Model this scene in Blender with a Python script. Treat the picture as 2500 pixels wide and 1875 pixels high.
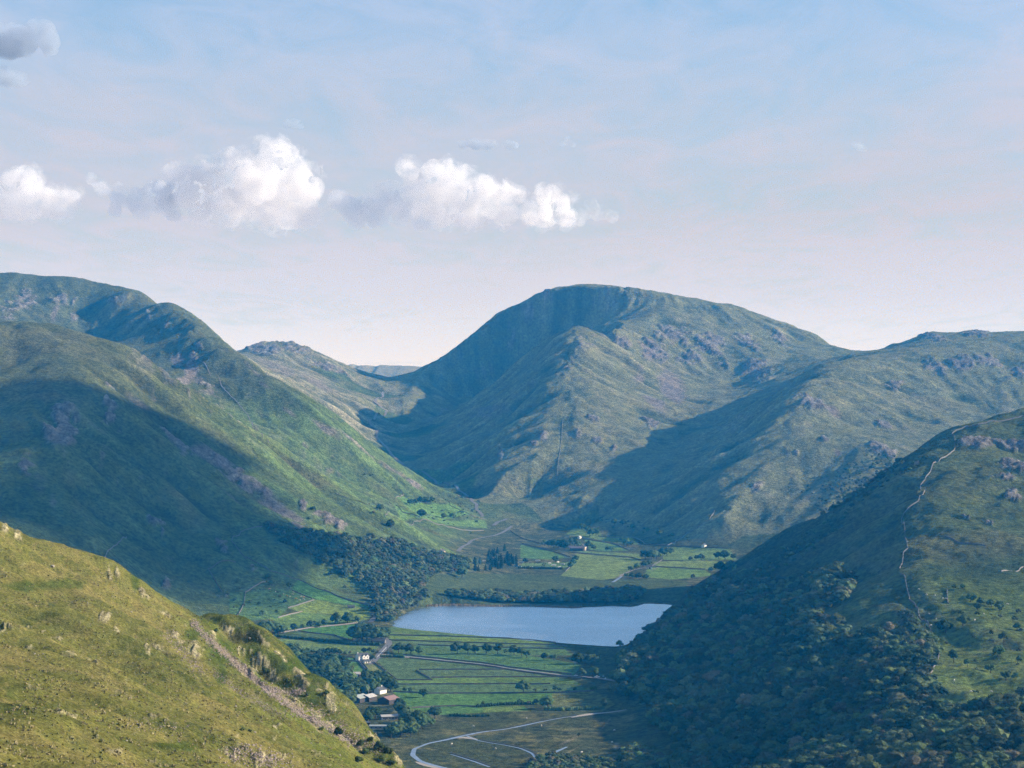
import bpy, bmesh, math, random
import numpy as np
from mathutils import Vector, Matrix
sc = bpy.context.scene
for _o in list(bpy.data.objects):
    bpy.data.objects.remove(_o)
COL = sc.collection
R = math.radians
rng = np.random.default_rng(7)
random.seed(7)

# ------------------------------------------------------------------ camera, sky, sun, exposure
FPX, HOR, CX, EYE = 5500.0, 919.0, 1250.0, 327.0
SUN_EL, SUN_AZ = 21.5, 87.0                       # azimuth clockwise from the viewing direction
SUN_STRENGTH, SKY_STRENGTH, EXPOSURE = 5.0, 0.095, 0.68

cam = bpy.data.cameras.new('camera')
cam.sensor_width = 36.0
cam.lens = 36.0 * FPX / 2500.0
cam.clip_start, cam.clip_end = 1.0, 90000.0
cam.shift_y = (HOR - 937.5) / 2500.0
cam_ob = bpy.data.objects.new('camera', cam)
cam_ob.location = (0, 0, EYE)
cam_ob.rotation_euler = (R(90), 0, 0)
COL.objects.link(cam_ob)
sc.camera = cam_ob

sc.view_settings.view_transform = 'Standard'
sc.view_settings.look = 'None'
sc.view_settings.gamma = 1.0
sc.view_settings.use_curve_mapping = False
sc.view_settings.exposure = EXPOSURE
sc.render.engine = 'CYCLES'
cy = sc.cycles
cy.use_denoising = True
try:
    cy.denoiser = 'OPENIMAGEDENOISE'
    cy.denoising_input_passes = 'RGB_ALBEDO_NORMAL'
    cy.denoising_prefilter = 'NONE'
except Exception:
    pass
cy.max_bounces = 10
cy.diffuse_bounces = 2
cy.glossy_bounces = 2
cy.transmission_bounces = 3
cy.volume_bounces = 3
cy.transparent_max_bounces = 8
cy.use_adaptive_sampling = True
cy.adaptive_threshold = 0.01
cy.volume_step_rate = 1.0
cy.volume_max_steps = 256

sun = bpy.data.lights.new('sun', 'SUN')
sun.energy = SUN_STRENGTH
sun.angle = R(0.53)
sun.color = (1.0, 0.90, 0.76)
sun_ob = bpy.data.objects.new('sun', sun)
SUNDIR = Vector((math.cos(R(SUN_EL)) * math.sin(R(SUN_AZ)), math.cos(R(SUN_EL)) * math.cos(R(SUN_AZ)), math.sin(R(SUN_EL))))
sun_ob.rotation_euler = SUNDIR.to_track_quat('Z', 'Y').to_euler()
sun_ob.location = (3000, -500, 2500)
COL.objects.link(sun_ob)


class NT:
    """tiny node-tree helper"""
    def __init__(self, tree):
        self.t = tree
        tree.nodes.clear()

    def n(self, kind, **kw):
        nd = self.t.nodes.new(kind)
        for k, v in kw.items():
            if k == 'ins':
                for kk, vv in v.items():
                    self.set(nd.inputs[kk], vv)
            else:
                setattr(nd, k, v)
        return nd

    def set(self, sock, v):
        if isinstance(v, bpy.types.NodeSocket):
            self.t.links.new(v, sock)
        else:
            sock.default_value = v

    def math(self, op, a, b=0.0, c=0.0, clamp=False):
        nd = self.n('ShaderNodeMath', operation=op, use_clamp=clamp)
        self.set(nd.inputs[0], a); self.set(nd.inputs[1], b); self.set(nd.inputs[2], c)
        return nd.outputs[0]

    def vmath(self, op, a, b=(0, 0, 0)):
        nd = self.n('ShaderNodeVectorMath', operation=op)
        self.set(nd.inputs[0], a); self.set(nd.inputs[1], b)
        return nd.outputs['Value'] if op in ('DOT_PRODUCT', 'LENGTH') else nd.outputs[0]

    def mix(self, f, a, b, blend='MIX'):
        nd = self.n('ShaderNodeMix', data_type='RGBA', blend_type=blend)
        self.set(nd.inputs['Factor'], f); self.set(nd.inputs[6], a); self.set(nd.inputs[7], b)
        return nd.outputs[2]

    def ramp(self, f, stops, interp='LINEAR'):
        nd = self.n('ShaderNodeValToRGB')
        cr = nd.color_ramp
        cr.interpolation = interp
        while len(cr.elements) < len(stops):
            cr.elements.new(0.5)
        for e, (p, c) in zip(cr.elements, stops):
            e.position = p
            e.color = (c, c, c, 1) if isinstance(c, (int, float)) else (*c, 1)
        self.set(nd.inputs[0], f)
        return nd.outputs[0]

    def smooth(self, v, lo, hi):
        nd = self.n('ShaderNodeMapRange', interpolation_type='SMOOTHSTEP')
        self.set(nd.inputs[0], v); self.set(nd.inputs[1], lo); self.set(nd.inputs[2], hi)
        return nd.outputs[0]

    def noise(self, vec, scale, detail=4.0, rough=0.55, dist=0.0, lac=2.0):
        nd = self.n('ShaderNodeTexNoise')
        self.set(nd.inputs['Vector'], vec)
        nd.inputs['Scale'].default_value = scale
        nd.inputs['Detail'].default_value = detail
        nd.inputs['Roughness'].default_value = rough
        nd.inputs['Distortion'].default_value = dist
        nd.inputs['Lacunarity'].default_value = lac
        return nd.outputs['Fac']


world = bpy.data.worlds.new('World')
sc.world = world
world.use_nodes = True
W = NT(world.node_tree)
sky = W.n('ShaderNodeTexSky', sky_type='NISHITA', sun_disc=False)
sky.sun_elevation = R(SUN_EL)
sky.sun_rotation = R(SUN_AZ)
sky.altitude = 400.0
sky.air_density, sky.dust_density, sky.ozone_density = 1.0, 1.2, 1.5
gen = W.n('ShaderNodeTexCoord').outputs['Generated']
sep = W.n('ShaderNodeSeparateXYZ'); W.set(sep.inputs[0], gen)
elev = W.math('MAXIMUM', sep.outputs[2], 0.0)
# a thin veil of high cirrus: projected on a flat layer overhead, so that it draws out into streaks near the horizon
inv = W.math('DIVIDE', 1.0, W.math('ADD', elev, 0.06))
cmb = W.n('ShaderNodeCombineXYZ')
W.set(cmb.inputs[0], W.math('MULTIPLY', sep.outputs[0], inv))
W.set(cmb.inputs[1], W.math('MULTIPLY', sep.outputs[1], inv))
mp = W.n('ShaderNodeMapping'); W.set(mp.inputs[0], cmb.outputs[0])
mp.inputs['Rotation'].default_value = (0, 0, R(-32))
mp.inputs['Scale'].default_value = (0.8, 0.45, 1.0)
wide = W.noise(mp.outputs[0], 0.55, 5, 0.55, 0.6)
mp2 = W.n('ShaderNodeMapping'); W.set(mp2.inputs[0], cmb.outputs[0])
mp2.inputs['Rotation'].default_value = (0, 0, R(-38))
mp2.inputs['Scale'].default_value = (2.6, 0.95, 1.0)
fine = W.noise(mp2.outputs[0], 1.6, 7, 0.62, 1.2)
veil = W.ramp(elev, [(0.0, 0.95), (0.05, 0.95), (0.10, 0.86), (0.165, 0.44), (0.28, 0.26), (0.55, 0.12), (1.0, 0.05)])
veil = W.math('ADD', veil, W.math('MULTIPLY', W.math('SUBTRACT', wide, 0.5), 1.0))
veil = W.math('ADD', veil, W.math('MULTIPLY', W.math('SUBTRACT', fine, 0.47), 0.95), clamp=True)
skyc = W.n('ShaderNodeVectorMath', operation='SCALE'); W.set(skyc.inputs[0], sky.outputs[0]); skyc.inputs['Scale'].default_value = SKY_STRENGTH
skyb = W.mix(1.0, skyc.outputs[0], (0.60, 0.88, 1.10, 1), 'MULTIPLY')
veilcol = W.ramp(elev, [(0.0, (0.59, 0.555, 0.58)), (0.035, (0.455, 0.44, 0.495)), (0.07, (0.40, 0.385, 0.435)), (0.12, (0.375, 0.38, 0.45)), (0.17, (0.38, 0.41, 0.53)), (1.0, (0.34, 0.37, 0.47))])
wcol = W.mix(veil, skyb, veilcol)
bg = W.n('ShaderNodeBackground', ins={'Color': wcol, 'Strength': 1.0})
wo = W.n('ShaderNodeOutputWorld')
W.t.links.new(bg.outputs[0], wo.inputs[0])


# ------------------------------------------------------------------ helpers
def tag(o, label=None, cat=None, group=None, kind=None):
    if label: o['label'] = label
    if cat: o['category'] = cat
    if group: o['group'] = group
    if kind: o['kind'] = kind
    return o


def mat(name):
    m = bpy.data.materials.new(name)
    m.use_nodes = True
    return m, NT(m.node_tree)


def out_surface(nt, bsdf, disp=None):
    o = nt.n('ShaderNodeOutputMaterial')
    nt.t.links.new(bsdf, o.inputs['Surface'])
    return o


def mesh_np(name, V, F, smooth=True):
    """V (n,3) float, F (m,k) int -> mesh"""
    me = bpy.data.meshes.new(name)
    V = np.ascontiguousarray(V, dtype=np.float32)
    F = np.ascontiguousarray(F, dtype=np.int32)
    me.vertices.add(len(V)); me.vertices.foreach_set('co', V.ravel())
    k = F.shape[1]
    me.loops.add(F.size); me.loops.foreach_set('vertex_index', F.ravel())
    me.polygons.add(len(F))
    me.polygons.foreach_set('loop_start', np.arange(0, F.size, k, dtype=np.int32))
    me.polygons.foreach_set('use_smooth', np.full(len(F), smooth, dtype=bool))
    me.update(calc_edges=True)
    return me


def link(name, me, m=None, parent=None):
    o = bpy.data.objects.new(name, me)
    if m is not None:
        me.materials.append(m)
    COL.objects.link(o)
    if parent is not None:
        o.parent = parent
    return o


def hash2(ix, iy, seed):
    h = (ix.astype(np.uint32) * np.uint32(374761393) + iy.astype(np.uint32) * np.uint32(668265263) + np.uint32(seed * 2246822519 & 0xffffffff))
    h = (h ^ (h >> np.uint32(13))) * np.uint32(1274126177)
    return h ^ (h >> np.uint32(16))


_ang = np.linspace(0, 2 * np.pi, 256, endpoint=False).astype(np.float32)
_GX, _GY = np.cos(_ang), np.sin(_ang)


def perlin(x, y, seed=0):
    x = np.asarray(x, np.float32); y = np.asarray(y, np.float32)
    fx, fy = np.floor(x), np.floor(y)
    ix, iy = fx.astype(np.int64).astype(np.int32), fy.astype(np.int64).astype(np.int32)
    fx = x - fx; fy = y - fy
    ux = fx * fx * fx * (fx * (fx * 6 - 15) + 10)
    uy = fy * fy * fy * (fy * (fy * 6 - 15) + 10)
    def g(dx, dy):
        h = (hash2(ix + dx, iy + dy, seed) & np.uint32(255)).astype(np.int32)
        return _GX[h] * (fx - dx) + _GY[h] * (fy - dy)
    a, b, c, d = g(0, 0), g(1, 0), g(0, 1), g(1, 1)
    return 1.5 * ((a + (b - a) * ux) * (1 - uy) + (c + (d - c) * ux) * uy)


def fbm(x, y, wl, octv=4, gain=0.5, seed=0, ridged=False):
    s = np.zeros(np.shape(x), np.float32); a = 1.0; f = 1.0 / wl; tot = 0
    for i in range(octv):
        n = perlin(x * f + 17.3 * i, y * f - 9.1 * i, seed + i)
        if ridged:
            n = 1 - 2 * np.abs(n)
        s += a * n; tot += a
        a *= gain; f *= 2.03
    return s / tot


def sstep(v, a, b):
    t = np.clip((v - a) / (b - a), 0, 1)
    return t * t * (3 - 2 * t)


def px2w(px, py, Y):
    return ((px - CX) / FPX * Y, Y, EYE + (HOR - py) / FPX * Y)


def poly_sd(px, py, poly):
    """signed distance to polygon (negative inside); px,py arrays"""
    P = np.asarray(poly, np.float32)
    d = np.full(np.shape(px), 1e18, np.float32); ins = np.zeros(np.shape(px), bool)
    n = len(P)
    for i in range(n):
        ax, ay = P[i]; bx, by = P[(i + 1) % n]
        ex, ey = bx - ax, by - ay
        wx, wy = px - ax, py - ay
        t = np.clip((wx * ex + wy * ey) / (ex * ex + ey * ey + 1e-9), 0, 1)
        d = np.minimum(d, (wx - ex * t) ** 2 + (wy - ey * t) ** 2)
        if by != ay:
            c = ((ay <= py) & (py < by)) | ((by <= py) & (py < ay))
            ins ^= c & (px < ax + (py - ay) / (by - ay) * ex)
    d = np.sqrt(d)
    return np.where(ins, -d, d)


def line_d(px, py, pts):
    d = np.full(np.shape(px), 1e18, np.float32)
    for (ax, ay), (bx, by) in zip(pts[:-1], pts[1:]):
        ex, ey = bx - ax, by - ay
        t = np.clip(((px - ax) * ex + (py - ay) * ey) / (ex * ex + ey * ey + 1e-9), 0, 1)
        d = np.minimum(d, (px - ax - ex * t) ** 2 + (py - ay - ey * t) ** 2)
    return np.sqrt(d)
# ------------------------------------------------------------------ terrain: control points (photo x, photo y, metres away)
CTRL = []           # X, Y, z, region


def pts(region, txt):
    for t in txt.split():
        a = [float(v) for v in t.split(',')]
        X, Y, z = px2w(*a)
        CTRL.append((X, Y, z, region))


def crest(region, txt, drop=60.0, back=260.0, step=90.0):
    P = np.array([px2w(*[float(v) for v in t.split(',')]) for t in txt.split()])
    for a, b in zip(P[:-1], P[1:]):
        n = max(1, int(np.linalg.norm((b - a)[:2]) / step))
        for k in range(n):
            CTRL.append((*(a + (b - a) * k / n), region))
    CTRL.append((*P[-1], region))
    if drop:
        for k, p in enumerate(P):
            if k % 2 == 0:
                d = drop if not isinstance(drop, tuple) else drop[0] + (drop[1] - drop[0]) * k / (len(P) - 1)
                if d > 0:
                    CTRL.append((p[0] * (1 + back / p[1]), p[1] + back, p[2] - d, region))


def raw(region, txt):
    for t in txt.split():
        X, Y, z = [float(v) for v in t.split(',')]
        CTRL.append((X, Y, z, region))


# foreground hill
pts('near', '''-500,1875,300 0,1875,380 250,1875,430 500,1875,520 750,1875,640 900,1875,720 980,1890,790
 0,1740,490 0,1600,620 0,1450,760 -400,1600,560 -400,1350,760 250,1700,580 250,1550,740 250,1450,840 500,1750,640 500,1650,760 500,1570,870
 380,1800,545 120,1660,580 400,1600,760 350,1500,840 120,1400,840
 600,1620,880 700,1700,842 800,1772,800 660,1780,700 600,1700,760 880,1840,760 750,1640,912 680,1600,930''')
crest('near', '''-400,1150,830 -200,1230,870 0,1306,900 110,1345,905 200,1362,910 262,1375,910 300,1412,915 340,1440,920 378,1475,925 420,1496,935 470,1508,950 530,1521,960
 590,1548,957 650,1567,950 700,1613,940 743,1650,932 790,1673,920 832,1747,900 890,1780,885 940,1807,870 965,1847,850 985,1885,830 1010,1960,800 1040,2100,740''', (34, 40), 70, 25)
raw('near', '''0,0,325 -60,0,326 60,0,316 -120,150,295 0,120,300 0,250,262 0,400,228 -60,300,262 100,400,180 200,800,100 0,900,140 -40,950,150 100,1300,60 20,640,186 -30,560,208
 -170,1150,170 -330,1150,190 -500,1150,200 -170,1300,100 -330,1350,110 -600,1400,130 -170,1500,36 -320,1600,45 -600,1700,80 -60,1200,80 300,1200,60 400,1100,70 200,400,120 500,500,120''')
# valley floor
raw('valley', '''0,1700,0 -100,1750,0 -200,1900,3 -300,2000,12 -450,2100,40 100,1700,0 180,1750,2 0,1900,0 100,1900,0 -100,2000,0 -200,2200,0 -300,2300,6 -100,2300,0 0,2300,0 100,2150,0
 -200,2500,0 -300,2600,5 -100,2600,0 0,2600,0 100,2500,0 -330,2800,7 -200,2800,0 -100,2900,-1 0,2900,-2 100,2900,-2 100,2700,-1 -120,3100,0 0,3100,-2 150,3050,-2 220,3230,-1 100,3250,-1 0,3300,0 100,3400,0 200,3400,0 -60,3400,0
 250,3600,0 100,3700,0 0,3700,1 -60,3600,4 200,3900,2 300,3900,2 350,3600,3 50,3900,3 -40,3900,6 100,4200,5 250,4200,3 350,4100,4 200,4400,7 150,4700,10 80,4500,12 300,3300,4 400,3800,6 450,4100,14 550,3800,30 750,4200,80 1000,4500,140 380,3400,8 500,3500,20''')
pts('valley', '''1300,1240,5000 1200,1290,4600 1235,1268,4700 1130,1250,5000 1060,1212,5200 960,1120,5700 905,1062,6100 930,1020,6400 915,965,6800''')
# the green fell at the left
crest('fell_left', '''-600,830,4500 -400,810,4300 -200,790,4150 0,788,4000 72,785,4000 160,800,4000 230,830,3980 290,850,3960 362,896,3930 456,950,3880 553,1026,3830 658,1091,3800 723,1137,3780 800,1188,3760''', (70, 10), 280)
pts('fell_left', '''900,1250,3720 1000,1310,3720 1080,1345,3750 1150,1374,3780
 0,900,3700 0,1000,3450 0,1100,3250 0,1200,3050 0,1300,2850 0,1400,2650 200,900,3650 200,1000,3450 200,1100,3300 200,1200,3150 200,1300,3000 200,1400,2850
 100,950,3540 300,980,3620 120,1080,3220 260,1080,3420
 400,1000,3700 400,1100,3500 400,1200,3350 400,1300,3200 400,1400,3050 400,1480,2950 600,1100,3720 600,1200,3550 600,1300,3350 600,1400,3150 600,1470,3020
 760,1200,3720 760,1300,3450 760,1400,3230 560,1490,2950 680,1450,3080 780,1490,3060 700,1340,3250 900,1300,3600 900,1380,3400 900,1440,3220 950,1480,3080 1000,1400,3480 980,1425,3260 1080,1375,3640
 -300,1000,3450 -300,1200,3000 -300,1400,2700 -700,1100,3200 -700,1400,2500''')
# the long fell behind it
crest('fell_back', '''-600,740,6100 -300,700,6100 0,674,6050 70,671,6000 240,690,5950 300,705,5880 350,715,5780 400,735,5640 440,757,5480 490,790,5300 530,825,5140 560,850,5010 595,876,4900
 650,917,4760 720,971,4680 800,1028,4650 850,1053,4680 900,1091,4740 950,1123,4850 1000,1156,4980 1060,1188,5100''', (70, 15), 300)
pts('fell_back', '''100,750,5700 0,745,5650 200,760,5750 250,800,5650 300,850,5480 200,830,5300 380,850,5300 450,880,5060 430,900,4900 520,940,4780 480,900,4700 560,985,4640 600,1030,4540 640,1070,4400 560,1010,4400 700,1050,4520 750,1120,4400 850,1150,4500
 820,1200,4150 950,1210,4500 950,1270,4150 1050,1260,4500 1100,1300,4300 1000,1320,4000 1150,1330,4250 900,1240,4100 1180,1300,4500''')
# hills about the pass
crest('fell_pass', '''500,900,7000 560,880,7000 597,862,7000 630,842,7000 660,833,7000 680,836,7000 700,835,7000 720,832,7000 750,850,7000 800,875,7000 850,900,7050 900,918,7100 950,934,7150 1000,945,7200 1030,946,7200''', (60, 40), 350)
pts('fell_pass', '''700,900,6600 800,950,6400 850,1000,6100 780,990,5900 870,1040,5900 900,990,6400 880,1020,6200 940,960,6850 960,1000,6500''')
crest('hills_far', '''600,918,11800 850,902,11500 895,893,11000 925,897,11000 945,891,11000 975,886,11000 1000,891,11000 1018,892,11000 1030,897,11000 1100,908,11000 1400,915,11000''', 120, 800, 200)
raw('hills_far', '''-1500,8600,230 -600,8600,240 -350,9600,240 300,8800,250 1500,8800,230 -2500,11000,200 2500,11000,200 -1000,14500,150 1000,14500,150 4000,9000,200 -4500,8000,250''')
# the big fell in the middle, its cove and its two ridges
crest('fell_middle', '''1012,941,6920 1045,905,7000 1090,862,7040 1150,815,7080 1200,780,7110 1250,752,7120 1300,725,7120 1330,712,7110 1352,709,7100 1400,698,7075 1440,698,7050 1480,705,7025 1540,709,7000 1600,715,7000 1700,730,7020 1800,752,7000
 1850,767,6980 1900,787,6950 1950,802,6950 2000,828,6850 2050,850,6700 2085,862,6600 2150,890,6500''', 70, 320)
crest('fell_middle', '''1520,788,6720 1480,792,6550 1430,787,6350 1400,800,6250 1370,850,6050 1345,920,5850 1330,980,5650 1310,1050,5400 1280,1110,5200 1230,1170,5000 1180,1215,4950''', 0)
pts('fell_middle', '''1050,960,6700 1000,1000,6500 1100,940,6620 1150,885,6860 1200,850,6890 1250,818,6920 1300,800,6900 1345,786,6930 1440,750,6965 1400,765,6950 1100,1000,6350 1200,940,6450 1280,868,6640 1350,815,6740 1400,800,6850 1440,800,6900 1495,785,6880
 1541,750,6935 1531,724,6975 1521,788,6800 1300,900,6150 1200,1000,5950 1100,1080,5800 1150,1100,5550 1050,1130,5650 1000,1100,5850 1100,1170,5300 1240,1030,5750
 1500,850,6300 1600,850,6400 1700,850,6480 1800,850,6520 1500,950,5800 1600,950,5950 1700,950,6100 1800,930,6250 1500,1050,5400 1600,1050,5500 1700,1030,5650 1400,1100,5200 1450,1180,4900 1350,1180,5000
 1560,1130,5100 1850,960,5950 1900,900,6200 1780,1030,5600 1700,1090,5300 1600,1180,4850 1500,1240,4700 1400,1240,4750 1700,785,6800 1600,765,6780 1800,800,6760 1900,830,6760 2000,870,6500 1420,870,6000 1400,950,5700''')
# the spur at the right
crest('spur', '''3000,800,6200 2500,826,6000 2400,830,6000 2300,832,6000 2200,850,5900 2130,862,5800 2085,867,5700 2050,885,5550 2000,908,5350 1970,930,5200 1945,960,5050 1915,1020,4850 1885,1090,4650 1855,1150,4500 1810,1210,4350 1760,1270,4250 1710,1320,4200''', 0)
crest('spur', '''2150,866,6500 2180,847,6500 2210,833,6500 2250,819,6500 2290,812,6500 2320,822,6500 2345,812,6500 2390,807,6500 2415,818,6500 2440,826,6500''', 60, 300, 60)
pts('spur', '''1800,1080,5000 1700,1150,4750 1600,1220,4550 1500,1275,4500 1850,1020,5250 1650,1280,4350 1560,1300,4450 2100,950,5200 2200,920,5400 2300,900,5500 2400,900,5500 2500,900,5500 2100,1050,4850 2000,1050,4800 2000,1150,4500
 2200,1020,5000 2300,1000,5150 2400,980,5250 2500,980,5250 1900,1200,4400 2000,1220,4300 1850,1280,4250 2100,1130,4500 2200,1080,4650 2800,850,6000 2800,1000,5200 3200,1000,5000''')
# the wooded hill at the right
crest('wooded', '''3400,900,3300 2900,970,3300 2700,1000,3300 2500,1016,3300 2440,1023,3280 2400,1031,3260 2360,1046,3240 2330,1054,3220 2290,1073,3200 2260,1094,3180 2220,1120,3160 2180,1147,3140 2140,1178,3130 2100,1206,3120 2050,1237,3110
 2000,1268,3100 1950,1299,3090 1910,1325,3080 1850,1358,3060 1800,1384,3040 1740,1416,3000 1690,1455,2950 1640,1505,2880 1600,1537,2800 1570,1560,2740 1535,1592,2660 1520,1625,2560''', (90, 0), 240)
crest('wooded', '''2330,1058,3190 2310,1130,2980 2290,1160,2900 2250,1220,2750 2200,1280,2620 2210,1340,2480 2190,1400,2350 2225,1480,2200 2260,1540,2080 2300,1600,1980 2270,1650,1880''', 0)
pts('wooded', '''2500,1130,3050 2500,1250,2750 2500,1400,2380 2500,1500,2150 2500,1600,1950 2500,1700,1750 2500,1800,1580 2500,1875,1470 2400,1650,1850 2400,1750,1670 2400,1300,2590 2400,1480,2180
 2000,1400,2700 1900,1500,2500 2000,1500,2400 2100,1450,2440 1800,1500,2600 1700,1500,2730 1700,1600,2400 1600,1600,2480 1600,1700,2230 1800,1600,2300 1800,1700,2100 1900,1650,2100 2000,1600,2150 2000,1750,1850 2000,1875,1650
 1800,1800,1930 1700,1800,1980 1650,1860,1900 1800,1875,1790 2200,1700,1820 2200,1875,1560 1900,1400,2780 2100,1300,2780 2000,1320,2900 2100,1380,2600''')
raw('wooded', '''290,3250,6 380,3300,20 480,3450,60 600,3500,110 800,3550,150 700,2400,142 900,2400,140 600,1900,78 800,1700,50 1200,3000,320 1500,2500,260 1400,2000,90 1000,1500,60 700,1300,50 560,2300,118''')

C = np.array([c[:3] for c in CTRL])
REGN = ['near', 'valley', 'fell_left', 'fell_back', 'fell_pass', 'hills_far', 'fell_middle', 'spur', 'wooded']
CREG = np.array([REGN.index(c[3]) for c in CTRL])
# merge near-duplicates
keep = []
for i in range(len(C)):
    if all(np.hypot(*(C[i, :2] - C[j, :2])) > 6 for j in keep[-400:]):
        keep.append(i)
C, CREG = C[keep], CREG[keep]
PW = 1.35
S = 1000.0


def rbf_fit(P, z, lam):
    n = len(P)
    D = np.linalg.norm(P[:, None] - P[None], axis=2) ** PW
    A = np.zeros((n + 3, n + 3))
    A[:n, :n] = -D - lam * np.eye(n)       # conditionally definite kernel
    A[:n, n] = 1; A[:n, n + 1:] = P
    A[n:, :n] = A[:n, n:].T
    return np.linalg.solve(A, np.r_[z, 0, 0, 0])


_cf = rbf_fit(C[:, :2] / S, C[:, 2], -2e-4)


def rbf_eval(X, Y):
    sh = X.shape
    q = np.stack([X.ravel(), Y.ravel()], 1) / S
    P = (C[:, :2] / S).astype(np.float32); w = _cf[:-3].astype(np.float32)
    o = np.empty(len(q), np.float32)
    for i in range(0, len(q), 8000):
        b = q[i:i + 8000].astype(np.float32)
        d2 = (b[:, :1] - P[None, :, 0]) ** 2 + (b[:, 1:] - P[None, :, 1]) ** 2
        o[i:i + 8000] = -(np.power(d2, PW / 2) @ w)
    return (o + _cf[-3] + q @ _cf[-2:]).reshape(sh).astype(np.float32)


class Grid:
    def __init__(s, x0, x1, y0, y1, st, blur):
        s.x0, s.y0, s.st = x0, y0, st
        xs = np.arange(x0, x1 + st, st); ys = np.arange(y0, y1 + st, st)
        XX, YY = np.meshgrid(xs, ys)
        s.H = rbf_eval(XX, YY)
        for _ in range(blur):
            P = np.pad(s.H, 1, mode='edge')
            s.H = (P[1:-1, 1:-1] * 4 + 2 * (P[:-2, 1:-1] + P[2:, 1:-1] + P[1:-1, :-2] + P[1:-1, 2:]) + P[:-2, :-2] + P[:-2, 2:] + P[2:, :-2] + P[2:, 2:]) / 16

    def __call__(s, X, Y):
        fx = np.clip((X - s.x0) / s.st, 1, s.H.shape[1] - 3.001); fy = np.clip((Y - s.y0) / s.st, 1, s.H.shape[0] - 3.001)
        ix, iy = fx.astype(int), fy.astype(int)
        tx, ty = (fx - ix).astype(np.float32), (fy - iy).astype(np.float32)
        def cub(t):
            return (-0.5 * t + t * t - 0.5 * t ** 3, 1 - 2.5 * t * t + 1.5 * t ** 3, 0.5 * t + 2 * t * t - 1.5 * t ** 3, -0.5 * t * t + 0.5 * t ** 3)
        wx, wy = cub(tx), cub(ty)
        r = 0
        for j in range(4):
            row = 0
            for i in range(4):
                row = row + wx[i] * s.H[iy + j - 1, ix + i - 1]
            r = r + wy[j] * row
        return r


G_NEAR = Grid(-700, 700, -150, 1500, 7, 1)
G_FAR = Grid(-3200, 3200, 1000, 7600, 24, 1)
G_DEEP = Grid(-9000, 9000, 6800, 15000, 150, 1)


def coarse(X, Y):
    h = np.where(Y < 1350, G_NEAR(X, Y), G_FAR(X, Y)).astype(np.float32)
    far = Y > 7200
    if far.any():
        t = sstep(Y, 7300, 7550)
        h = np.where(far, h * (1 - t) + G_DEEP(X, Y) * t, h)
    cv = (X > -330) & (X < 352) & (Y > 6350) & (Y < 7110)
    if cv.any():                                   # the cove under the summit: a floor tilted away from the sun, a steep headwall behind
        x, y = X[cv], Y[cv]
        cx_ = np.array([-330, -206, -129, -65, 0, 65, 103, 131, 193, 244, 294, 369.0]); cz_ = np.array([300, 400, 461, 507, 543, 578, 595, 598, 611, 610, 600, 594.0]); cyy = np.array([7000, 7040, 7080, 7110, 7120, 7120, 7110, 7100, 7075, 7050, 7025, 7000.0])
        wall = np.interp(x, cx_, cz_) - 4.0 * np.maximum(np.interp(x, cx_, cyy) - 12 - y, 0)
        plane = 536 + 5 * perlin(x / 40, y / 40, 17) - 0.60 * (350 - x) - 0.10 * np.maximum(6990 - y, 0)
        hc = h[cv]
        cut = np.maximum(np.minimum(hc, plane), np.minimum(wall, hc))
        rib = 0
        for (bx, by, rx, ry, amp) in ((62, 6930, 20, 60, 24), (-5, 6900, 26, 70, 30), (-90, 6800, 45, 60, 26), (15, 6850, 22, 50, 18)):
            rib = rib + amp * np.exp(-((x - bx) / rx) ** 2 - ((y - by) / ry) ** 2)
        fd = sstep(x, -320, -100)
        h[cv] = hc * (1 - fd) + cut * fd + rib
    nb = (Y > 1250) & (Y < 1350)
    if nb.any():
        t = sstep(Y, 1250, 1350)
        h = np.where(nb, G_NEAR(X, Y) * (1 - t) + G_FAR(X, Y) * t, h)
    return h


def lake_y(py):
    return EYE * FPX / (py - HOR)


LAKE_PX = '''958,1520 957,1528 985,1534 1040,1540 1100,1546 1170,1552 1250,1560 1320,1566 1400,1572 1470,1577 1515,1579 1535,1575 1575,1550 1620,1518 1665,1488 1650,1478 1625,1475.5 1590,1474 1570,1474 1555,1479 1540,1482 1500,1480
 1450,1482 1400,1484.5 1350,1482 1300,1480 1250,1478.5 1200,1480 1150,1479 1100,1477.5 1060,1478 1020,1484 1000,1493 985,1500 968,1510'''
LAKE = []
for t in LAKE_PX.split():
    a, b = [float(v) for v in t.split(',')]
    yy = lake_y(b)
    LAKE.append(((a - CX) / FPX * yy, yy))


def floor_z(X, Y):
    return 0.35 + np.maximum(Y - 3650, 0) * 0.0085


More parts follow.
